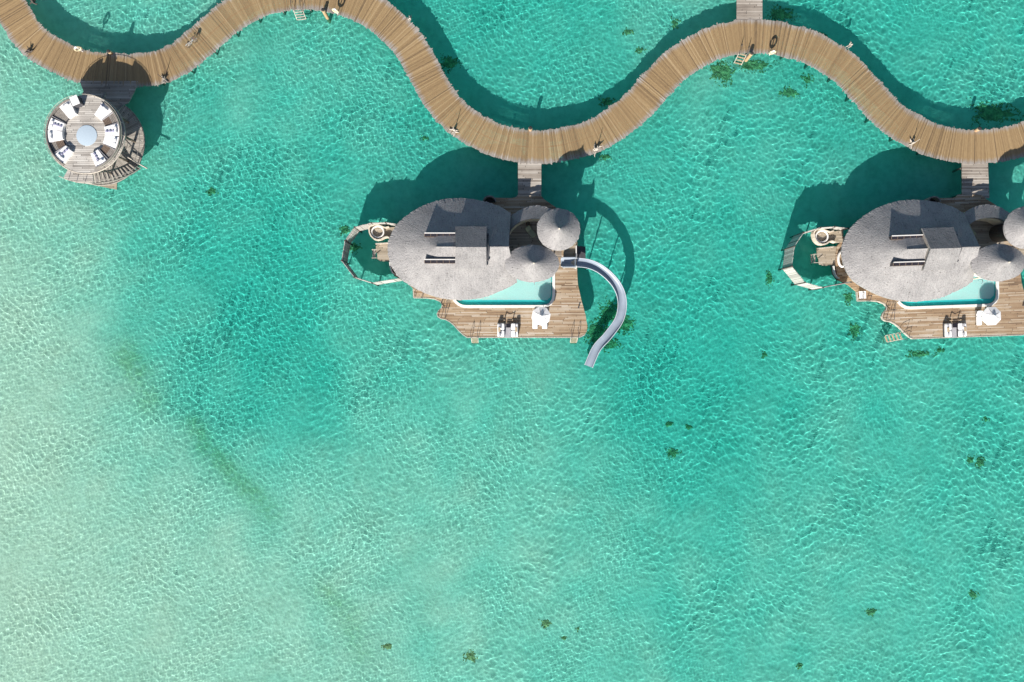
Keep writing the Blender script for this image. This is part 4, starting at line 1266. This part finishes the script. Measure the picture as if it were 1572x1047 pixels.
# ------------------------------------------------------------------ things along the boardwalk
def driftwood(px, py, seed, label, mat, pole=True, size=1.0, lean=0.0):
    g = random.Random(seed); c = P(px, py, BZ)
    t = thing('driftwood_post', label, 'driftwood', c, 'driftwood stumps along the boardwalk')
    mb = MB()
    for k in range(7):
        a = g.uniform(0, 2 * PI); L = g.uniform(.35, .95) * size; q = [Vector((c.x + g.gauss(0, .08), c.y + g.gauss(0, .08), BZ - .02))]
        d = Vector((math.cos(a), math.sin(a), g.uniform(.3, 1.4))).normalized()
        for j in range(4):
            d = (d + Vector((g.gauss(0, .3), g.gauss(0, .3), g.gauss(0, .25)))).normalized(); nx = q[-1] + d * L / 4; nx.z = max(nx.z, BZ + .03); q.append(nx)
        mb.tube(q, [.13 * size, .11 * size, .085 * size, .06 * size, .02], 7)
    mb.tube([(c.x, c.y, BZ - .05), (c.x + .05, c.y + .03, BZ + .3 * size), (c.x + .1, c.y, BZ + .6 * size)], [.22 * size, .17 * size, .1], 8)
    mb.build('branches', M[mat], t, smooth=True)
    if pole:
        mb = MB(); mb.tube([(c.x, c.y, BZ), (c.x + .04, c.y - .02, BZ + 1.0), (c.x + .02 + lean, c.y + .05, BZ + 1.75)], [.05, .045, .03], 6); mb.build('pole', M['pale_wood' if mat == 'pale_wood' else 'dark_wood'], t, smooth=True)
    return t


driftwood(46, 79, 1, 'dark spiky driftwood stump on the lower boardwalk edge at far left', 'dark_wood', False, 1.0)
driftwood(51, 3, 2, 'dark driftwood stump cut by the top edge on the far left boardwalk', 'dark_wood', False, 1.0)
driftwood(252, 122, 3, 'low grey driftwood on the boardwalk edge right of the round lounge bridge', 'grey_wood', True, .9)
driftwood(697, 201, 4, 'pale driftwood with a tall thin pole at the left of the wide boardwalk dip', 'pale_wood', True, 1.0)
driftwood(915, 230, 5, 'white driftwood overhanging the boardwalk edge right of the first villa walkway', 'pale_wood', True, 1.15)
driftwood(1400, 220, 6, 'pale driftwood with a thin pole on the boardwalk left of the second villa walkway', 'pale_wood', True, .9)
driftwood(629, 30, 9, 'pale twiggy driftwood on the outer edge of the first long boardwalk bend', 'pale_wood', False, .75)
driftwood(1305, 70, 10, 'pale twiggy driftwood on the outer edge of the right boardwalk bend', 'pale_wood', False, .75)


def lamp_post(px, py, label, tilt=(0, 0)):
    c = P(px, py, BZ); t = thing('bollard', label, 'bollard', (c.x, c.y, 0), 'warm timber bollards at the boardwalk edge')
    zb = bed_z(c.x, c.y) - .2
    mb = MB(); mb.tube([(c.x, c.y, zb), (c.x, c.y, BZ), (c.x, c.y, BZ + .55), (c.x, c.y, BZ + .72)], [.25, .25, .24, .22], 12); mb.build('post', M['orange'], t, smooth=True, angle=40, recv=True)
    mb = MB(); mb.tube([(c.x, c.y, BZ + .72), (c.x, c.y, BZ + .80), (c.x, c.y, BZ + .84)], [.23, .23, .12], 12); mb.build('cap', M['rubber'], t)
    mb = MB(); mb.tube([(c.x, c.y, BZ + .48), (c.x, c.y, BZ + .55)], [.262, .262], 12); mb.build('rope_band', M['yellow'], t)


lamp_post(171.2, 82, 'warm timber bollard with a dark cap opposite the round lounge bridge')
lamp_post(498, 19, 'warm timber bollard with a dark cap at the top edge near the slatted steps')
lamp_post(814, 199, 'warm timber bollard with a dark cap opposite the first villa walkway')
lamp_post(1151.3, 85, 'warm timber bollard with a dark cap beside the ladder on the right boardwalk bend')
lamp_post(1498.5, 200, 'warm timber bollard with a dark cap opposite the second villa walkway')


def life_ring(px, py, label, rz=0.0):
    c = P(px, py, BZ); t = thing('life_ring', label, 'life ring', c, 'life rings on posts along the boardwalk')
    mb = MB(); mb.tube([(c.x, c.y, BZ), (c.x, c.y, BZ + 1.5)], .06, 8); mb.build('post', M['white'], t)
    ca, sa = math.cos(rz), math.sin(rz); zc = BZ + 1.12
    q = [(c.x + .40 * math.cos(u) * ca - .1 * sa * -1, c.y + .40 * math.cos(u) * sa - .1 * ca, zc + .40 * math.sin(u)) for u in [2 * PI * k / 24 for k in range(24)]]
    mb = MB(); mb.tube(q, .115, 10, closed=True); mb.build('ring', M['yellow'], t, smooth=True)
    mb = MB(); mb.tube([(c.x - .12 * ca, c.y - .12 * sa - .1, zc + .4), (c.x + .12 * ca, c.y + .12 * sa - .1, zc + .4)], .128, 10); mb.build('band', M['fabric'], t)


life_ring(127, 79, 'cream life ring on a white post left of the round lounge bridge', .5)
life_ring(518.5, 21.5, 'cream life ring on a white post at the top of the picture', -.35)
life_ring(1181, 84.5, 'cream life ring on a white post right of the ladder on the right bend', .1)

# bicycle standing on the boardwalk
c = P(296.5, 68.5, BZ); hd = math.radians(37)
bk = thing('bicycle', 'silver bicycle parked on the boardwalk bend right of the round lounge', 'bicycle', c)
d = Vector((math.cos(hd), math.sin(hd), 0)); s = Vector((-d.y, d.x, 0))


def bp(x, z, y=0.0): return c + d * x + s * (y + z * .12) + Vector((0, 0, z))


for x in (-.55, .55):
    mb = MB(); mb.tube([bp(x + .34 * math.cos(u), .36 + .34 * math.sin(u)) for u in [2 * PI * k / 24 for k in range(24)]], .024, 6, closed=True); w_ = mb.build('wheel', M['rubber'], bk, smooth=True)
    mb = MB()
    for k in range(8): mb.tube([bp(x, .36), bp(x + .32 * math.cos(k * PI / 4), .36 + .32 * math.sin(k * PI / 4))], .006, 4)
    mb.build('spokes', M['silver'], w_)
    mb = MB(); mb.tube([bp(x + .4 * math.cos(u), .36 + .4 * math.sin(u)) for u in [.3 + k * .25 for k in range(9)]], .04, 6); mb.build('mudguard', M['silver'], bk)
mb = MB()
for a, b_ in (((-.55, .36), (-.1, .34)), ((-.1, .34), (-.22, .82)), ((-.55, .36), (-.2, .74)), ((-.1, .34), (.4, .78)), ((-.19, .7), (.4, .8)), ((.4, .95), (.55, .36)), ((-.22, .8), (-.24, .92))):
    mb.tube([bp(*a), bp(*b_)], .026, 6)
mb.build('frame', M['silver'], bk)
mb = MB(); mb.tube([bp(.28, 1.02, .3), bp(.4, 1.03, .15), bp(.42, 1.02), bp(.4, 1.03, -.15), bp(.28, 1.02, -.3)], .022, 6); mb.build('handlebar', M['silver'], bk)
mb = MB(); mb.cushion(bp(-.24, .95), (.28, .18, .08), hd, .7); mb.build('saddle', M['rubber'], bk, smooth=True)
mb = MB(); mb.box(bp(.66, .86), (.3, .34, .24), hd); mb.build('basket', M['brown'], bk)

# ------------------------------------------------------------------ light, sky, camera
EL = math.radians(29.0)
sd = Vector((.30, 1.0)); sd.normalize()         # direction in which shadows fall
ldir = Vector((sd.x * math.cos(EL), sd.y * math.cos(EL), -math.sin(EL)))
w = bpy.data.worlds.new('World'); sc.world = w; w.use_nodes = True
nt = w.node_tree; bg = nt.nodes['Background']
sky = nt.nodes.new('ShaderNodeTexSky'); sky.sky_type = 'NISHITA'; sky.sun_disc = False
sky.sun_elevation = EL; sky.sun_rotation = math.atan2(-sd.x, -sd.y) % (2 * PI)
nt.links.new(sky.outputs[0], bg.inputs[0]); bg.inputs[1].default_value = .06
L = bpy.data.lights.new('sun', 'SUN'); L.energy = 5.0; L.angle = math.radians(.5); L.color = (1, .93, .84)
L.cycles.is_caustics_light = True
lo = bpy.data.objects.new('sun', L); COL.objects.link(lo); lo.rotation_euler = ldir.to_track_quat('-Z', 'Y').to_euler(); lo.location = (0, -40, 60)

cam = bpy.data.cameras.new('camera'); co = bpy.data.objects.new('camera', cam); COL.objects.link(co)
co.location = (0, 0, H); co.rotation_euler = (0, 0, 0)
cam.sensor_fit = 'HORIZONTAL'; cam.angle = 2 * math.atan(786 / S / H); cam.clip_end = 4000
sc.camera = co
sc.view_settings.view_transform = 'Standard'; sc.view_settings.look = 'None'; sc.view_settings.gamma = 1.0
sc.view_settings.exposure = .78
sc.render.engine = 'CYCLES'
sc.cycles.use_denoising = True
sc.cycles.max_bounces = 10; sc.cycles.transmission_bounces = 8; sc.cycles.transparent_max_bounces = 8
